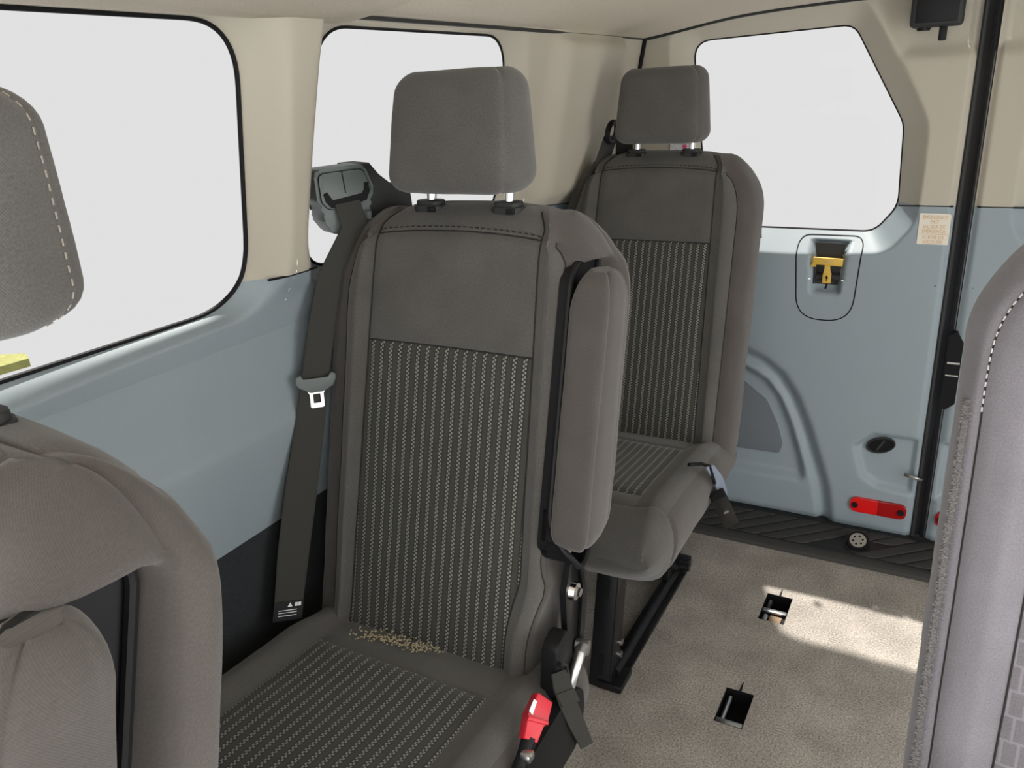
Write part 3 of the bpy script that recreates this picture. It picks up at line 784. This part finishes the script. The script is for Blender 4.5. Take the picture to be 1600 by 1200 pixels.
def make_armrest(root):
    """armrest folded up against the right side of the backrest: tray + padded arm"""
    PL = lambda u, v, w_: (u, KREC*(v-.48)+w_, v)
    ar = empty('armrest', (0, 0, 0)); ar.parent = root
    # tray outline in (w, v), plate in the plane of the side
    OUT = rounded_poly([(-.008, .676), (.016, .640), (.085, .668), (.098, 1.066), (-.002, 1.066)], [.025, .02, .035, .02, .035], 8)
    m = MB(); m.prism(OUT, lambda w_, v: PL(.184, v, w_), lambda w_, v: PL(.197, v, w_)); tr = m.build('armrest_tray', 'black', ar)
    R_ = resample(OUT, 110); m = MB()
    lipu = lambda v: .200+.045*(1-sstep(.64, .72, v))
    m.tube([PL(lipu(v), v, w_) for w_, v in R_], .0048, 8, closed=True); m.build('tray_rim', 'black', tr)
    m = MB(); pts = [(w_, v) for w_, v in R_ if v < .73]; pts = sorted(pts, key=lambda p: p[0])
    V, F = [], []
    for w_, v in pts: V += [PL(.19, v, w_), PL(lipu(v), v, w_)]
    for i in range(len(pts)-1): F.append((2*i, 2*i+1, 2*i+3, 2*i+2))
    obj('tray_pocket', V, F, 'black', tr)
    # crumbs in the pocket
    m = MB()
    for k in range(46):
        w_ = -.004+.036*random.random(); v = .676-.9*(w_+.008)+.004+.012*random.random(); u = .200+.03*random.random()
        s_ = .0012+.0022*random.random(); m.box(PL(u, max(v, .645), w_), (s_*1.6, s_, s_), Matrix.Rotation(random.random()*3, 3, 'Z'))
    tag(m.build('crumb_litter', 'crumb', tr, smooth=False), kind='stuff')
    # padded arm: loft along v
    vs_ = [.672+.040*(1-math.cos(a)) for a in np.linspace(.12, math.pi/2, 7)]+list(np.arange(.73, 1.01, .02))+[1.005+.052*math.sin(a) for a in np.linspace(.15, math.pi/2*.97, 9)]
    vs_ = sorted(vs_)
    def keys(v, side):
        e = 0
        if v < .712: e = 1-math.sqrt(max(0, 1-((.712-v)/.0405)**2))
        if v > 1.005: e = 1-math.sqrt(max(0, 1-((v-1.005)/.0535)**2))
        hu = .034*(1-e*.72); hd = (.048-.006*sstep(.75, 1.05, v))*(1-e*.72)
        return [(0, -hd), (hu*.7, -hd+.001), (hu-.004, -hd+.009), (hu, -hd*.3), (hu, hd*.5), (hu-.008, hd-.006), (0, hd)]
    def part(side, i, v): return 'front' if i in (0, 1) else ('side' if i in (2, 3) else 'rear')
    def place(a, v, b): return PL(.236+a-.010*sstep(.72, 1.05, v)*0, v, .026+b)
    parts, Q, Nn, rid, nh = loft(vs_, keys, [6, 3, 4, 3, 3, 5], place, part, seam=.0022, wrinkle=.0008, seed=6.6)
    pad = empty('arm_pad', (0, 0, 0)); pad.parent = ar
    put(parts, {'front': ('pad_front', 'cloth_side'), 'side': ('pad_side', 'cloth_side'), 'rear': ('pad_rear', 'cloth_side')}, pad)
    return ar
def make_base(root):
    """black metal floor frame"""
    b = empty('seat_base', (0, 0, 0)); b.parent = root
    m = MB(); m.box((0, -.17, .335), (.40, .42, .03), None, .008); m.build('seat_pan', 'blackmetal', b)
    for s in (-1, 1):
        X = .085 if s > 0 else -.20
        f = MB()
        # front upright: a channel with a flat face
        f.prism([(-.388, .0), (-.372, .0), (-.300, .33), (-.316, .33)], lambda y, z: (X-.045, y, z), lambda y, z: (X+.008, y, z), .002)
        f.prism([(-.388, .0), (-.340, .0), (-.262, .33), (-.316, .33)], lambda y, z: (X+.003, y, z), lambda y, z: (X+.009, y, z), .001)
        f = f.build('front_upright', 'blackmetal', b)
        for zz in (.055, .235):
            m = MB(); yy = -.388+.218*zz; P = rounded_poly([(-.006, -.024), (.006, -.024), (.006, .024), (-.006, .024)], .0058, 5)
            m.prism(P, lambda a, c: (X-.018+a, yy+.218*c-.0006, zz+c), lambda a, c: (X-.018+a, yy+.218*c-.0012, zz+c)); m.build('slot', 'rubber', f, smooth=False)
        m = MB(); m.tube([(X+.006, -.36, .028), (X+.006, -.12, .03), (X+.006, .06, .028), (X+.006, .15, .022)], .014, 10)
        m.box((X+.006, -.10, .012), (.05, .50, .010), None, .002); m.build('floor_rail', 'blackmetal', b)
        m = MB(); m.tube([(X+.008, -.26, .26), (X+.008, -.21, .285), (X+.008, -.14, .255), (X+.008, .02, .10), (X+.008, .08, .05)], .012, 10); m.build('brace', 'blackmetal', b)
        m = MB(); m.prism([(.02, .0), (.14, .0), (.12, .10), (.06, .33), (.0, .33), (.02, .10)], lambda y, z: (X-.006, y, z), lambda y, z: (X+.010, y, z), .002); m.build('rear_upright', 'blackmetal', b)
        m = MB(); m.box((X+.01, .13, .030), (.050, .06, .035), None, .006); m.cyl((X-.01, .10, .045), (X+.045, .10, .045), .012, n=14); m.build('rear_foot', 'blackmetal', b)
        m = MB(); m.box((X+.006, -.355, .010), (.060, .075, .020), None, .004); m.build('front_foot', 'blackmetal', b)
        for yy, zz in ((-.325, .09), (-.33, .06), (-.20, .27)):
            m = MB(); m.cyl((X+.008, yy, zz), (X+.014, yy, zz), .008, n=12); m.build('bolt', 'steel', b)
    return b
def make_recliner(root):
    """metal recliner plates at the right foot of the backrest"""
    rc = empty('recliner', (0, .022, 0)); rc.parent = root
    X = .222
    m = MB(); m.prism(rounded_poly([(.010, .36), (.055, .36), (.070, .50), (.082, .60), (.055, .655), (.025, .60), (.028, .50)], .012, 4), lambda y, z: (X-.006, y, z), lambda y, z: (X+.004, y, z), .001); pl = m.build('recliner_plate', 'blackmetal', rc)
    m = MB(); m.tube([(X+.006, .048, .36), (X+.008, .066, .50), (X+.009, .080, .58), (X+.007, .074, .625), (X+.004, .055, .645)], .0055, 8); m.build('plate_flange', 'blackmetal', pl)
    m = MB(); m.cyl((X+.003, .048, .592), (X+.012, .048, .592), .016, .013, 18); m.cyl((X+.010, .048, .592), (X+.018, .048, .592), .007, n=6); m.build('pivot_bolt', 'chrome', pl)
    m = MB(); m.prism(rounded_poly([(-.045, .44), (.020, .45), (.022, .53), (.006, .555), (-.03, .545)], .012, 4), lambda y, z: (X-.010, y, z), lambda y, z: (X+.014, y, z), .003); m.build('mechanism_cover', 'black', rc)
    m = MB(); m.tube([(X+.016, .055, .490), (X+.022, .030, .495), (X+.022, .000, .470), (X+.020, -.012, .430)], [.011, .009, .008, .005], 10); m.cyl((X+.006, .052, .490), (X+.026, .055, .490), .012, n=16); tag(m.build('release_lever', 'steel', rc), 'pale metal release lever')
    m = MB(); m.tube([(X+.018, -.030, .520), (X+.020, -.012, .505), (X+.020, -.014, .470), (X+.018, -.035, .470)], .003, 8); m.build('spring_clip', 'blackmetal', rc)
    m = MB(); m.cyl((X-.03, .045, .372), (X+.012, .045, .372), .006, n=12); m.box((X+.004, .045, .366), (.02, .03, .012), None, .003); m.build('cross_pin', 'steel', rc)
    return rc
def build_seat(name, arm, u3, spec, lab):
    root = empty(name)
    tag(root, lab, 'seat', 'van passenger seats')
    br, Q, Nn, cnt, rows = make_backrest(root, arm, u3, spec)
    make_cushion(root, spec); make_base(root); 
    if not arm: return root, Q, Nn, cnt, rows
    make_armrest(root); make_recliner(root)
    m = MB(); m.prism(rounded_poly([(-.34, .36), (.03, .36), (.05, .44), (.0, .47), (-.30, .455)], .03, 6), lambda y, z: (.238, y, z), lambda y, z: (.254, y, z), .004); m.build('side_cover', 'black', root)
    return root, Q, Nn, cnt, rows
# seat in the middle of the photo
SX = -.662
seatA, QA, NA, cntA, rowsA = build_seat('passenger_seat', True, .200, 'striped', 'dark striped van seat with folded armrest and red buckle, middle of the photo')
seatA.location = (SX, .85, 0)
make_headrest(seatA)
# near-left seat: the same kind, headrest pulled up
seatN = empty('passenger_seat'); tag(seatN, 'nearest brown-grey van seat at the left edge, seen from its armrest side', 'seat', 'van passenger seats')
for ch in [o for o in bpy.data.objects if o.parent == seatA and o.name.split('.')[0] not in ('headrest', 'guide_sleeve')]: copy_tree(ch, seatN)
DN = (.02, -.825, -.045)
seatN.location = (SX+DN[0], .85+DN[1], 0)
seatN.scale = (1, 1, .968)
for ch in [o for o in bpy.data.objects if o.parent == seatN and o.name.startswith('armrest')]: 
    ch.location = (.006, -.008, .0)
    for pd in [o for o in bpy.data.objects if o.parent == ch and o.name.startswith('arm_pad')]: pd.location = (-.026, 0, .010)
hrN, QH, NH, cntH, rowsH = make_headrest(seatN, dz=.038, dy=.070, k=.98, sp=.054)
cH = sum(cntH[:5])-1
tag(dashes([QH[r, cH] for r in range(len(rowsH))], [NH[r, cH] for r in range(len(rowsH))], 'pale_stitching', 'thread', hrN, L=.0050, gap=.0045, r=.0007, lift=.0008), 'row of pale stitches')
# rear seat, no armrest
seatB, QB, NB, cntB, rowsB = build_seat('passenger_seat', False, .205, 'striped', 'rear dark striped van seat without armrest in front of the back door')
seatB.location = (-.655, 1.76, 0)
make_headrest(seatB)
# right-hand foreground seat
seatR, QR, NR_, cntR, rowsR = build_seat('passenger_seat', False, .222, 'rects', 'near right van seat cut off by the frame, with fuzzy edged side and pale stitching')
seatR.location = (.272, .855, 0)
make_headrest(seatR)
# pale stitching along the outer seam (right-hand seat: its left seam; near-left seat: the arc by the armrest)
def seam_col(Q, Nn, cnt, col, side):
    c = sum(cnt[:col]); NC = Q.shape[1]; c = c if side > 0 else (-c) % NC
    return [Q[r, c] for r in range(Q.shape[0])], [Nn[r, c] for r in range(Q.shape[0])]
p, n = seam_col(QR, NR_, cntR, 3, -1); sel = [i for i, v in enumerate(rowsR) if .93 < v < 1.10]
brR = [o for o in bpy.data.objects if o.parent == seatR and o.name.startswith('backrest')][0]
brN = [o for o in bpy.data.objects if o.parent == seatN and o.name.startswith('backrest')][0]
tag(dashes([p[i] for i in sel], [n[i] for i in sel], 'pale_stitching', 'thread_r', brR, L=.0055, gap=.004, r=.0010), 'row of pale stitches')
p, n = seam_col(QA, NA, cntA, 3, 1); sel = [i for i, v in enumerate(rowsA) if 1.045 < v < 1.10]
tag(dashes([p[i] for i in sel], [n[i] for i in sel], 'pale_stitching', 'thread', brN, L=.0055, gap=.004, r=.0011), 'row of pale stitches')
# fuzzy pile strip down the near edge of the right-hand seat
p, n = seam_col(QR, NR_, cntR, 4, -1); m = MB(); rnd = random.Random(3)
sel = [i for i, v in enumerate(rowsR) if v < .94]
for i in range(len(sel)-1):
    a, b = Vector(p[sel[i]]), Vector(p[sel[i+1]]); na = Vector(n[sel[i]])
    for k in range(150):
        q = a.lerp(b, rnd.random())+Vector((rnd.uniform(-.004, .008), rnd.uniform(-.012, .012), 0))
        d = (na+Vector((rnd.uniform(-.8, .3), rnd.uniform(-.6, .6), rnd.uniform(-.6, .6)))).normalized()
        t = d.orthogonal().normalized()*.0007; L = rnd.uniform(.0018, .0042)
        vs4 = [m.bm.verts.new(x) for x in (q-t, q+t, q+d*L)]; m.bm.faces.new(vs4)
m.tube([Vector(p[i])+Vector((.004, .002, 0)) for i in sel], .008, 8)
tag(m.build('pile_edge', 'pile', brR, smooth=False), 'fuzzy grey pile edging', kind='stuff')

# ---- belt guide on the middle seat's far shoulder
bg = empty('belt_guide', (0, 0, 0)); bg.parent = seatA
def G(px, py, x): q = onX(px, py, x); return Vector(q)-Vector(seatA.location)
# face frame: along the slot, up, outward
o_ = G(541, 306, -.865)
ex = (G(580, 262, -.850)-G(508, 276, -.885)); ex.normalize()
ez = Vector((0, 0, 1)); ez = (ez-ex*ez.dot(ex)).normalized(); en = ez.cross(ex)*-1
if en.x < 0 or True:
    en = ex.cross(ez); 
    if en.dot(Vector((.6, -.8, 0))) < 0: en = -en
FR = lambda a, b, c: o_+ex*a+ez*b+en*c
shape = rounded_poly([(-.047, .048), (.040, .044), (.052, .000), (.036, -.018), (.042, -.052), (-.030, -.058), (-.046, -.030), (-.040, -.014), (-.050, .0)], .012, 5)
m = MB(); m.prism(shape, lambda a, b: FR(a, b, -.050), lambda a, b: FR(a, b, 0), .004); hs = m.build('guide_housing', 'guide', bg)
lid = rounded_poly([(-.042, .041), (.034, .037), (.044, .004), (.028, -.012), (-.034, -.016), (-.044, -.002)], .010, 5)
m = MB(); m.prism(lid, lambda a, b: FR(a, b, -.002), lambda a, b: FR(a, b, .004), .001); ld = m.build('guide_lid', 'guide', bg)
m = MB(); m.tube([FR(a, b, .003) for a, b in resample(lid, 60)], .0011, 6, closed=True); m.tube([FR(-.002, .039, .0042), FR(-.002, .005, .0042)], .0009, 6); m.build('lid_joint', 'rubber', ld)
slot = [(-.040, .010), (-.033, .012), (-.026, -.002), (.026, .000), (.031, .006), (.033, .016), (.040, .016), (.040, .002), (.032, -.012), (-.030, -.014), (-.038, -.003)]
m = MB(); m.prism(slot, lambda a, b: FR(a, b, .0035), lambda a, b: FR(a, b, .0052)); m.build('belt_slot', 'rubber', ld, smooth=False)
m = MB(); m.box(FR(.027, -.036, .001), (.024, .006, .015), None, .003); m.build('guide_button', 'guide', bg)
m = MB(); m.prism([(.030, .044), (.058, .042), (.082, .0), (.125, -.006), (.125, -.052), (.030, -.056)], lambda a, b: FR(a, b, -.085), lambda a, b: FR(a, b, -.012), .006); m.build('guide_cover', 'dgrey', bg)

# ---- seat belt of the middle seat
sb = empty('seat_belt', (-.88, .78, .50)); tag(sb, 'dark seat belt hanging beside the middle seat with its metal tongue', 'seat belt')
def L2(o, p): return Vector(p)-Vector(o.location)
belt_px = [(524, 551, 303, -.872), (514, 545, 345, -.874), (496, 535, 430, -.884), (480, 523, 520, -.893), (470, 513, 600, -.899), (462, 508, 660, -.90), (446, 497, 760, -.903), (434, 484, 860, -.905), (428, 472, 955, -.900)]
cs, ws = [], []
for xl, xr, y, xp in belt_px:
    a = Vector(onX(xl, y, xp-.012)); b = Vector(onX(xr, y-6, xp+.014)); d = (b-a)
    cs.append((a+b)/2-Vector(sb.location)); ws.append(d)
m = MB(); 
T0 = Vector(seatA.location)-Vector(sb.location)
cs[0] = FR(-.003, -.009, .0062)+T0; ws[0] = ex*.044; cs[1] = FR(-.001, -.045, .012)+T0; ws[1] = ex*.045
m.ribbon(cs, ws, .0016); web = m.build('webbing', 'web', sb, angle=60)
m = MB()
for sg in (-1, 1): m.tube([c+Vector(w_)*.46*sg for c, w_ in zip(cs, ws)], .0011, 6)
m.build('webbing_edge', 'web', web)
tc_ = cs[4]; tx = Vector(ws[4]).normalized(); td = (cs[5]-cs[3]).normalized(); td = (td-tx*td.dot(tx)).normalized(); tn = tx.cross(td)
if tn.x < 0: tn = -tn
TF = lambda a, b, c: tc_+tx*a+td*b+tn*(c+.003)
tg = empty('tongue', (0, 0, 0)); tg.parent = sb
bodyP = [(-.031, -.012), (-.022, -.015), (-.021, -.006), (.021, -.006), (.026, -.015), (.034, -.012), (.034, -.004), (.028, .008), (.010, .016), (-.010, .016), (-.028, .006), (-.033, -.002)]
m = MB(); m.prism(bodyP, lambda a, b: TF(a, b, -.003), lambda a, b: TF(a, b, .006), .0015); tag(m.build('tongue_grip', 'guide', tg), 'pale grey grip')
P0 = [(-.017, .010), (.017, .010), (.011, .018), (.011, .040), (.0095, .042), (-.0095, .042), (-.011, .040), (-.011, .018)]
m = MB()
m.prism([(-.017, .010), (-.006, .014), (-.006, .042), (-.0095, .042), (-.0115, .040), (-.0115, .019)], lambda a, b: TF(a, b, 0), lambda a, b: TF(a, b, .0025))
m.prism([(.017, .010), (.0115, .019), (.0115, .040), (.0095, .042), (.006, .042), (.006, .014)], lambda a, b: TF(a, b, 0), lambda a, b: TF(a, b, .0025))
m.prism([(-.006, .034), (.006, .034), (.006, .042), (-.006, .042)], lambda a, b: TF(a, b, 0), lambda a, b: TF(a, b, .0025))
m.prism([(-.006, .013), (.006, .013), (.006, .019), (-.006, .019)], lambda a, b: TF(a, b, 0), lambda a, b: TF(a, b, .0025))
m.build('tongue_blade', 'steel', tg, smooth=False)
# warning tag at its foot
lx = Vector(ws[8]).normalized(); ldn = (cs[8]-cs[7]).normalized(); lnn = lx.cross(ldn); lnn = lnn if lnn.x > 0 else -lnn
LF = lambda a, b, c: cs[8]+lx*a+ldn*b+lnn*(c+.0015)
m = MB(); m.prism([(-.024, -.014), (.024, -.014), (.024, .018), (-.024, .018)], lambda a, b: LF(a, b, 0), lambda a, b: LF(a, b, .0012)); wl = m.build('warning_tag', 'black', sb, smooth=False)
m = MB(); m.prism([(-.002, -.005), (.006, -.005), (.002, -.012)], lambda a, b: LF(a, b, .0012), lambda a, b: LF(a, b, .0016))
for a0 in (.010, .0155): m.prism([(a0, -.011), (a0+.0045, -.011), (a0+.0045, -.005), (a0, -.005)], lambda a, b: LF(a, b, .0012), lambda a, b: LF(a, b, .0016))
for b0 in (.0, .004, .009): m.prism([(-.016, b0), (.014, b0), (.014, b0+.0010), (-.016, b0+.0010)], lambda a, b: LF(a, b, .0012), lambda a, b: LF(a, b, .0016))
m.build('printed_symbols', 'white', wl, smooth=False)

# ---- red buckle of the middle seat
bk = empty('belt_buckle', tuple(onX(828, 1175, -.408))); tag(bk, 'red seat belt buckle on a black stalk beside the middle seat cushion', 'buckle')
B0 = Vector(onX(826, 1158, -.408))-bk.location; B1 = Vector(onX(846, 1086, -.412))-bk.location
bz = (B1-B0); bl = bz.length; bz.normalize(); bxv = Vector((.55, .83, -.1)); bxv = (bxv-bz*bxv.dot(bz)).normalized(); by = bz.cross(bxv)
if by.x < 0: by = -by
BF = lambda a, b, c: B0+bxv*a+bz*b+by*c
m = MB(); m.prism(rounded_poly([(-.012, 0), (.009, 0), (.011, bl*.40), (.015, bl*.48), (.015, bl*.92), (-.010, bl), (-.015, bl*.5)], .003, 3), lambda a, b: BF(a, b, -.010), lambda a, b: BF(a, b, .010), .002); rb = m.build('buckle_body', 'red', bk)
m = MB(); m.prism([(-.016, bl*.36), (.014, bl*.42), (.014, bl*.50), (-.016, bl*.46)], lambda a, b: BF(a, b, .008), lambda a, b: BF(a, b, .016), .0015); m.build('press_button', 'red', rb)
m = MB(); m.prism([(-.016, bl*.55), (-.010, bl*.5), (-.009, bl*.80), (-.014, bl*.82)], lambda a, b: BF(a, b, .009), lambda a, b: BF(a, b, .0125)); m.build('buckle_latch', 'steel', rb, smooth=False)
m = MB(); m.tube([BF(0, .004, 0), BF(-.001, -.02, 0), BF(-.002, -.06, -.004), BF(-.004, -.14, -.01)], [.011, .010, .012, .012], 10); m.build('stalk', 'black', bk)
m = MB(); m.box(BF(.0, -.018, .008), (.016, .016, .014), None, .004); m.cyl(BF(.002, -.045, .004), BF(.002, -.045, .018), .010, n=14); m.build('stalk_rivet', 'steel', bk)

# ---- pull strap by the middle seat
ps = empty('pull_strap', tuple(onX(880, 1055, -.425))); tag(ps, 'black webbing pull strap hanging below the middle seat recliner', 'strap')
pts = []; wd = []
for xl, xr, y, X0 in ((862, 888, 1050, -.425), (866, 892, 1075, -.415), (877, 902, 1105, -.408), (891, 914, 1135, -.405), (908, 926, 1166, -.403)):
    a, b = Vector(onX(xl, y+4, X0)), Vector(onX(xr, y-6, X0+.004)); pts.append((a+b)/2-Vector(ps.location)); wd.append(b-a)
m = MB(); m.ribbon(pts, wd, .0022); m.build('strap_webbing', 'web', ps)
m = MB(); m.ribbon([pts[1]+Vector((.003, 0, -.006)), pts[2]+Vector((.003, 0, .006))], [wd[1]*1.03, wd[2]*1.03], .0026); m.build('strap_fold', 'web', ps)

# ---- rear seat's buckle hanging at its aisle side
rb_ = empty('belt_buckle', tuple(onX(1108, 728, -.400))); tag(rb_, 'black belt buckle hanging by a pale blue strap from the rear seat', 'buckle')
pts = []; wd = []
for xl, xr, y in ((1098, 1118, 728), (1108, 1132, 745), (1117, 1139, 765), (1120, 1140, 785)):
    a, b = Vector(onX(xl, y+4, -.398)), Vector(onX(xr, y-3, -.392)); pts.append((a+b)/2-Vector(rb_.location)); wd.append((b-a)*.6)
m = MB(); m.ribbon(pts, wd, .003); m.build('strap', 'bluelabel', rb_)
q0 = Vector(onX(1122, 772, -.392))-Vector(rb_.location); q1 = Vector(onX(1140, 815, -.392))-Vector(rb_.location)
dz_ = (q1-q0); ll = dz_.length; dz_.normalize(); ax = Vector((.75, .6, .2)); ax = (ax-dz_*ax.dot(dz_)).normalized(); ay = dz_.cross(ax); ay = ay if ay.y < 0 else -ay
m = MB(); m.prism(rounded_poly([(-.020, 0), (.016, 0), (.020, ll), (-.018, ll)], .004, 4), lambda a, b: q0+ax*a+dz_*b-ay*.010, lambda a, b: q0+ax*a+dz_*b+ay*.012, .002); bb = m.build('buckle_body', 'black', rb_)
m = MB(); m.cyl(q0+dz_*ll*.45+ay*.012, q0+dz_*ll*.45+ay*.0145, .007, n=12); m.build('buckle_emblem', 'steel', bb)
m = MB(); m.tube([Vector((-.03, -.05, .02)), Vector((-.012, -.02, .012)), pts[0], q0*.6], .004, 8); m.build('buckle_cable', 'rubber', rb_)

# ---- rear seat belt on the corner pillar
rs = empty('seat_belt', tuple(on_wall(958, 200))); tag(rs, 'dark seat belt running from the rear corner pillar down behind the rear seat', 'seat belt')
def LR(px, py, x): return Vector(onX(px, py, x))-Vector(rs.location)
m = MB(); m.prism(rounded_poly([(-.040, -.085), (.05, -.085), (.05, .055), (-.02, .055), (-.04, .02)], .02, 6), lambda a, b: (.003, a, b), lambda a, b: (.014, a, b), .004); m.build('anchor_cover', 'beige', rs)
g0 = LR(954, 205, -.80)
m = MB(); m.tube([g0+Vector((.004+.004*math.sin(a), .030*math.cos(a), .024*math.sin(a)-.002)) for a in np.linspace(0, 2*math.pi, 28, endpoint=False)], .007, 10, closed=True); m.build('guide_ring', 'black', rs)
c1 = [LR(955, 212, -.80), LR(942, 250, -.81), LR(922, 292, -.83), LR(903, 345, -.85), LR(880, 420, -.88)]
m = MB(); m.ribbon(c1, [Vector((.02, .045, 0))]*5, .002); m.build('webbing', 'web', rs)
c2 = [LR(962, 216, -.795), LR(962, 240, -.80), LR(945, 275, -.81), LR(915, 320, -.83)]
m = MB(); m.ribbon([c+Vector((.012, .03, 0)) for c in c2], [Vector((.04, .02, 0))]*4, .002); m.build('webbing', 'web', rs)

# ---- floor anchors
for k, (h, lab) in enumerate(zip(HOLES, ('floor anchor pit with rusty bracket, in the sunlit patch of carpet', 'floor anchor pit with one bright bar, in the shaded carpet nearest the camera'))):
    cx, cy = (h[0]+h[1])/2, (h[2]+h[3])/2; hx, hy = (h[1]-h[0])/2, (h[3]-h[2])/2
    a = empty('floor_anchor', (cx, cy, -.05)); tag(a, lab, 'floor anchor', 'seat anchors in the floor')
    V = [(sx*hx, sy*hy, z) for z in (.0500, 0) for sx, sy in ((-1, -1), (1, -1), (1, 1), (-1, 1))]
    obj('anchor_pit', V, [(4, 5, 6, 7), (0, 1, 5, 4), (1, 2, 6, 5), (2, 3, 7, 6), (3, 0, 4, 7)], 'rubber', a, smooth=False)
    yb = -hy+.010 if k else -hy+.050
    m = MB(); m.box((0, yb, .045), (2*hx-.004, .014, .008), None, .002); m.build('anchor_bar', 'steel', a)
    m = MB(); m.cyl((-hx+.012, -hy+.014, .034), (-hx+.012, hy-.012, .034), .006, n=12); m.build('anchor_rod', 'steel' if k else 'black', a)
    if k == 0:
        m = MB(); m.box((.006, -hy+.024, .034), (.030, .034, .012), None, .002); m.build('anchor_bracket', 'rust', a)
        m = MB(); m.cyl((-.020, -hy+.012, .036), (-.020, -hy+.036, .036), .008, n=12); m.build('anchor_bolt', 'steel', a)
    m = MB(); m.prism([(-.003, hy-.004), (.003, hy-.004), (.001, hy+.030), (-.001, hy+.030)], lambda p, q: (p, q, .0505), lambda p, q: (p, q, .0512)); m.build('carpet_slit', 'rubber', a, smooth=False)

# ---- crumbs on the middle seat cushion
m = MB(); rnd = random.Random(11)
for k in range(240):
    t = rnd.random(); px = 560+120*t+rnd.gauss(0, 12); py = 972+30*t+rnd.gauss(0, 4)
    p = onZ(px, py+13, .482); s_ = rnd.uniform(.0008, .0022)
    m.box((p[0]-SX, p[1]-.80, p[2]-.482), (s_*1.5, s_, s_*.7), Matrix.Rotation(rnd.random()*3, 3, 'Z'))
cr = m.build('crumb_litter', 'crumb', smooth=False); cr.location = (SX, .80, .480); tag(cr, 'pale crumbs on the middle seat where the cushion meets the backrest', 'crumbs', kind='stuff')

# ---- emergency exit label on the door
def text_mesh(body, size, name, mat, parent, loc, rot, sx=1.):
    cu = bpy.data.curves.new(name, 'FONT'); cu.body = body; cu.size = size; cu.align_x = 'CENTER'; cu.extrude = .0002; cu.resolution_u = 2
    t = bpy.data.objects.new(name, cu); COL.objects.link(t); bpy.context.view_layer.update()
    me = bpy.data.meshes.new_from_object(t.evaluated_get(bpy.context.evaluated_depsgraph_get())); bpy.data.objects.remove(t); bpy.data.curves.remove(cu)
    me.materials.clear(); me.materials.append(M[mat]); o = bpy.data.objects.new(name, me); COL.objects.link(o); o.parent = parent; o.location = loc; o.rotation_euler = rot; o.scale = (sx, 1, 1); return o
el = empty('exit_label', (-.049, DY-.001, .870)); tag(el, 'cream emergency exit label on the rear door beside the black gap', 'label')
m = MB(); m.prism(rounded_poly([(-.036, 0), (.036, 0), (.036, .079), (-.036, .079)], [.001, .001, .008, .001], 4), lambda a, b: (a, .0, b), lambda a, b: (a, -.001, b)); m.build('label_sheet', 'paper', el, smooth=False)
for i, (tx_, wd_) in enumerate((('EMERGENCY', .80), ('EXIT', .8), ('SALIDA DE', .85), ('EMERGENCIA', .72), ('SORTIE DE', .85), ('SECOURS', .85))):
    text_mesh(tx_, .0125, 'lettering', 'ink', el, (0, -.0014, .0655-.0120*i-(.003 if i > 3 else 0)), (math.pi/2, 0, 0), wd_)
m = MB(); m.box((0, -.0012, .0265), (.066, .0004, .0010)); m.build('ruled_line', 'ink', el, smooth=False)
# ---- small sticker seen under the rear headrest
st = empty('window_sticker', tuple(onY(1063, 229, DY-.004))); tag(st, 'small white sticker with a pink blot below the rear headrest', 'sticker')
m = MB(); m.prism([(-.030, -.013), (.030, -.013), (.030, .013), (-.030, .013)], lambda a, b: (a, .001, b), lambda a, b: (a, 0, b)); m.build('sticker_sheet', 'white', st, smooth=False)
m = MB(); rnd = random.Random(5)
for k in range(22): m.box((rnd.uniform(-.026, .006), -.0004, rnd.uniform(-.009, .009)), (rnd.uniform(.002, .007), .0006, .0012))
m.build('sticker_print', 'greyprint', st, smooth=False)
m = MB(); m.prism([(.013+r_q*math.cos(a), r_q*math.sin(a)) for a, r_q in zip(np.linspace(0, 2*math.pi, 16, endpoint=False), [.008, .0055]*8)], lambda a, b: (a, -.0002, b), lambda a, b: (a, -.0009, b)); m.build('sticker_blot', 'pink', st, smooth=False)
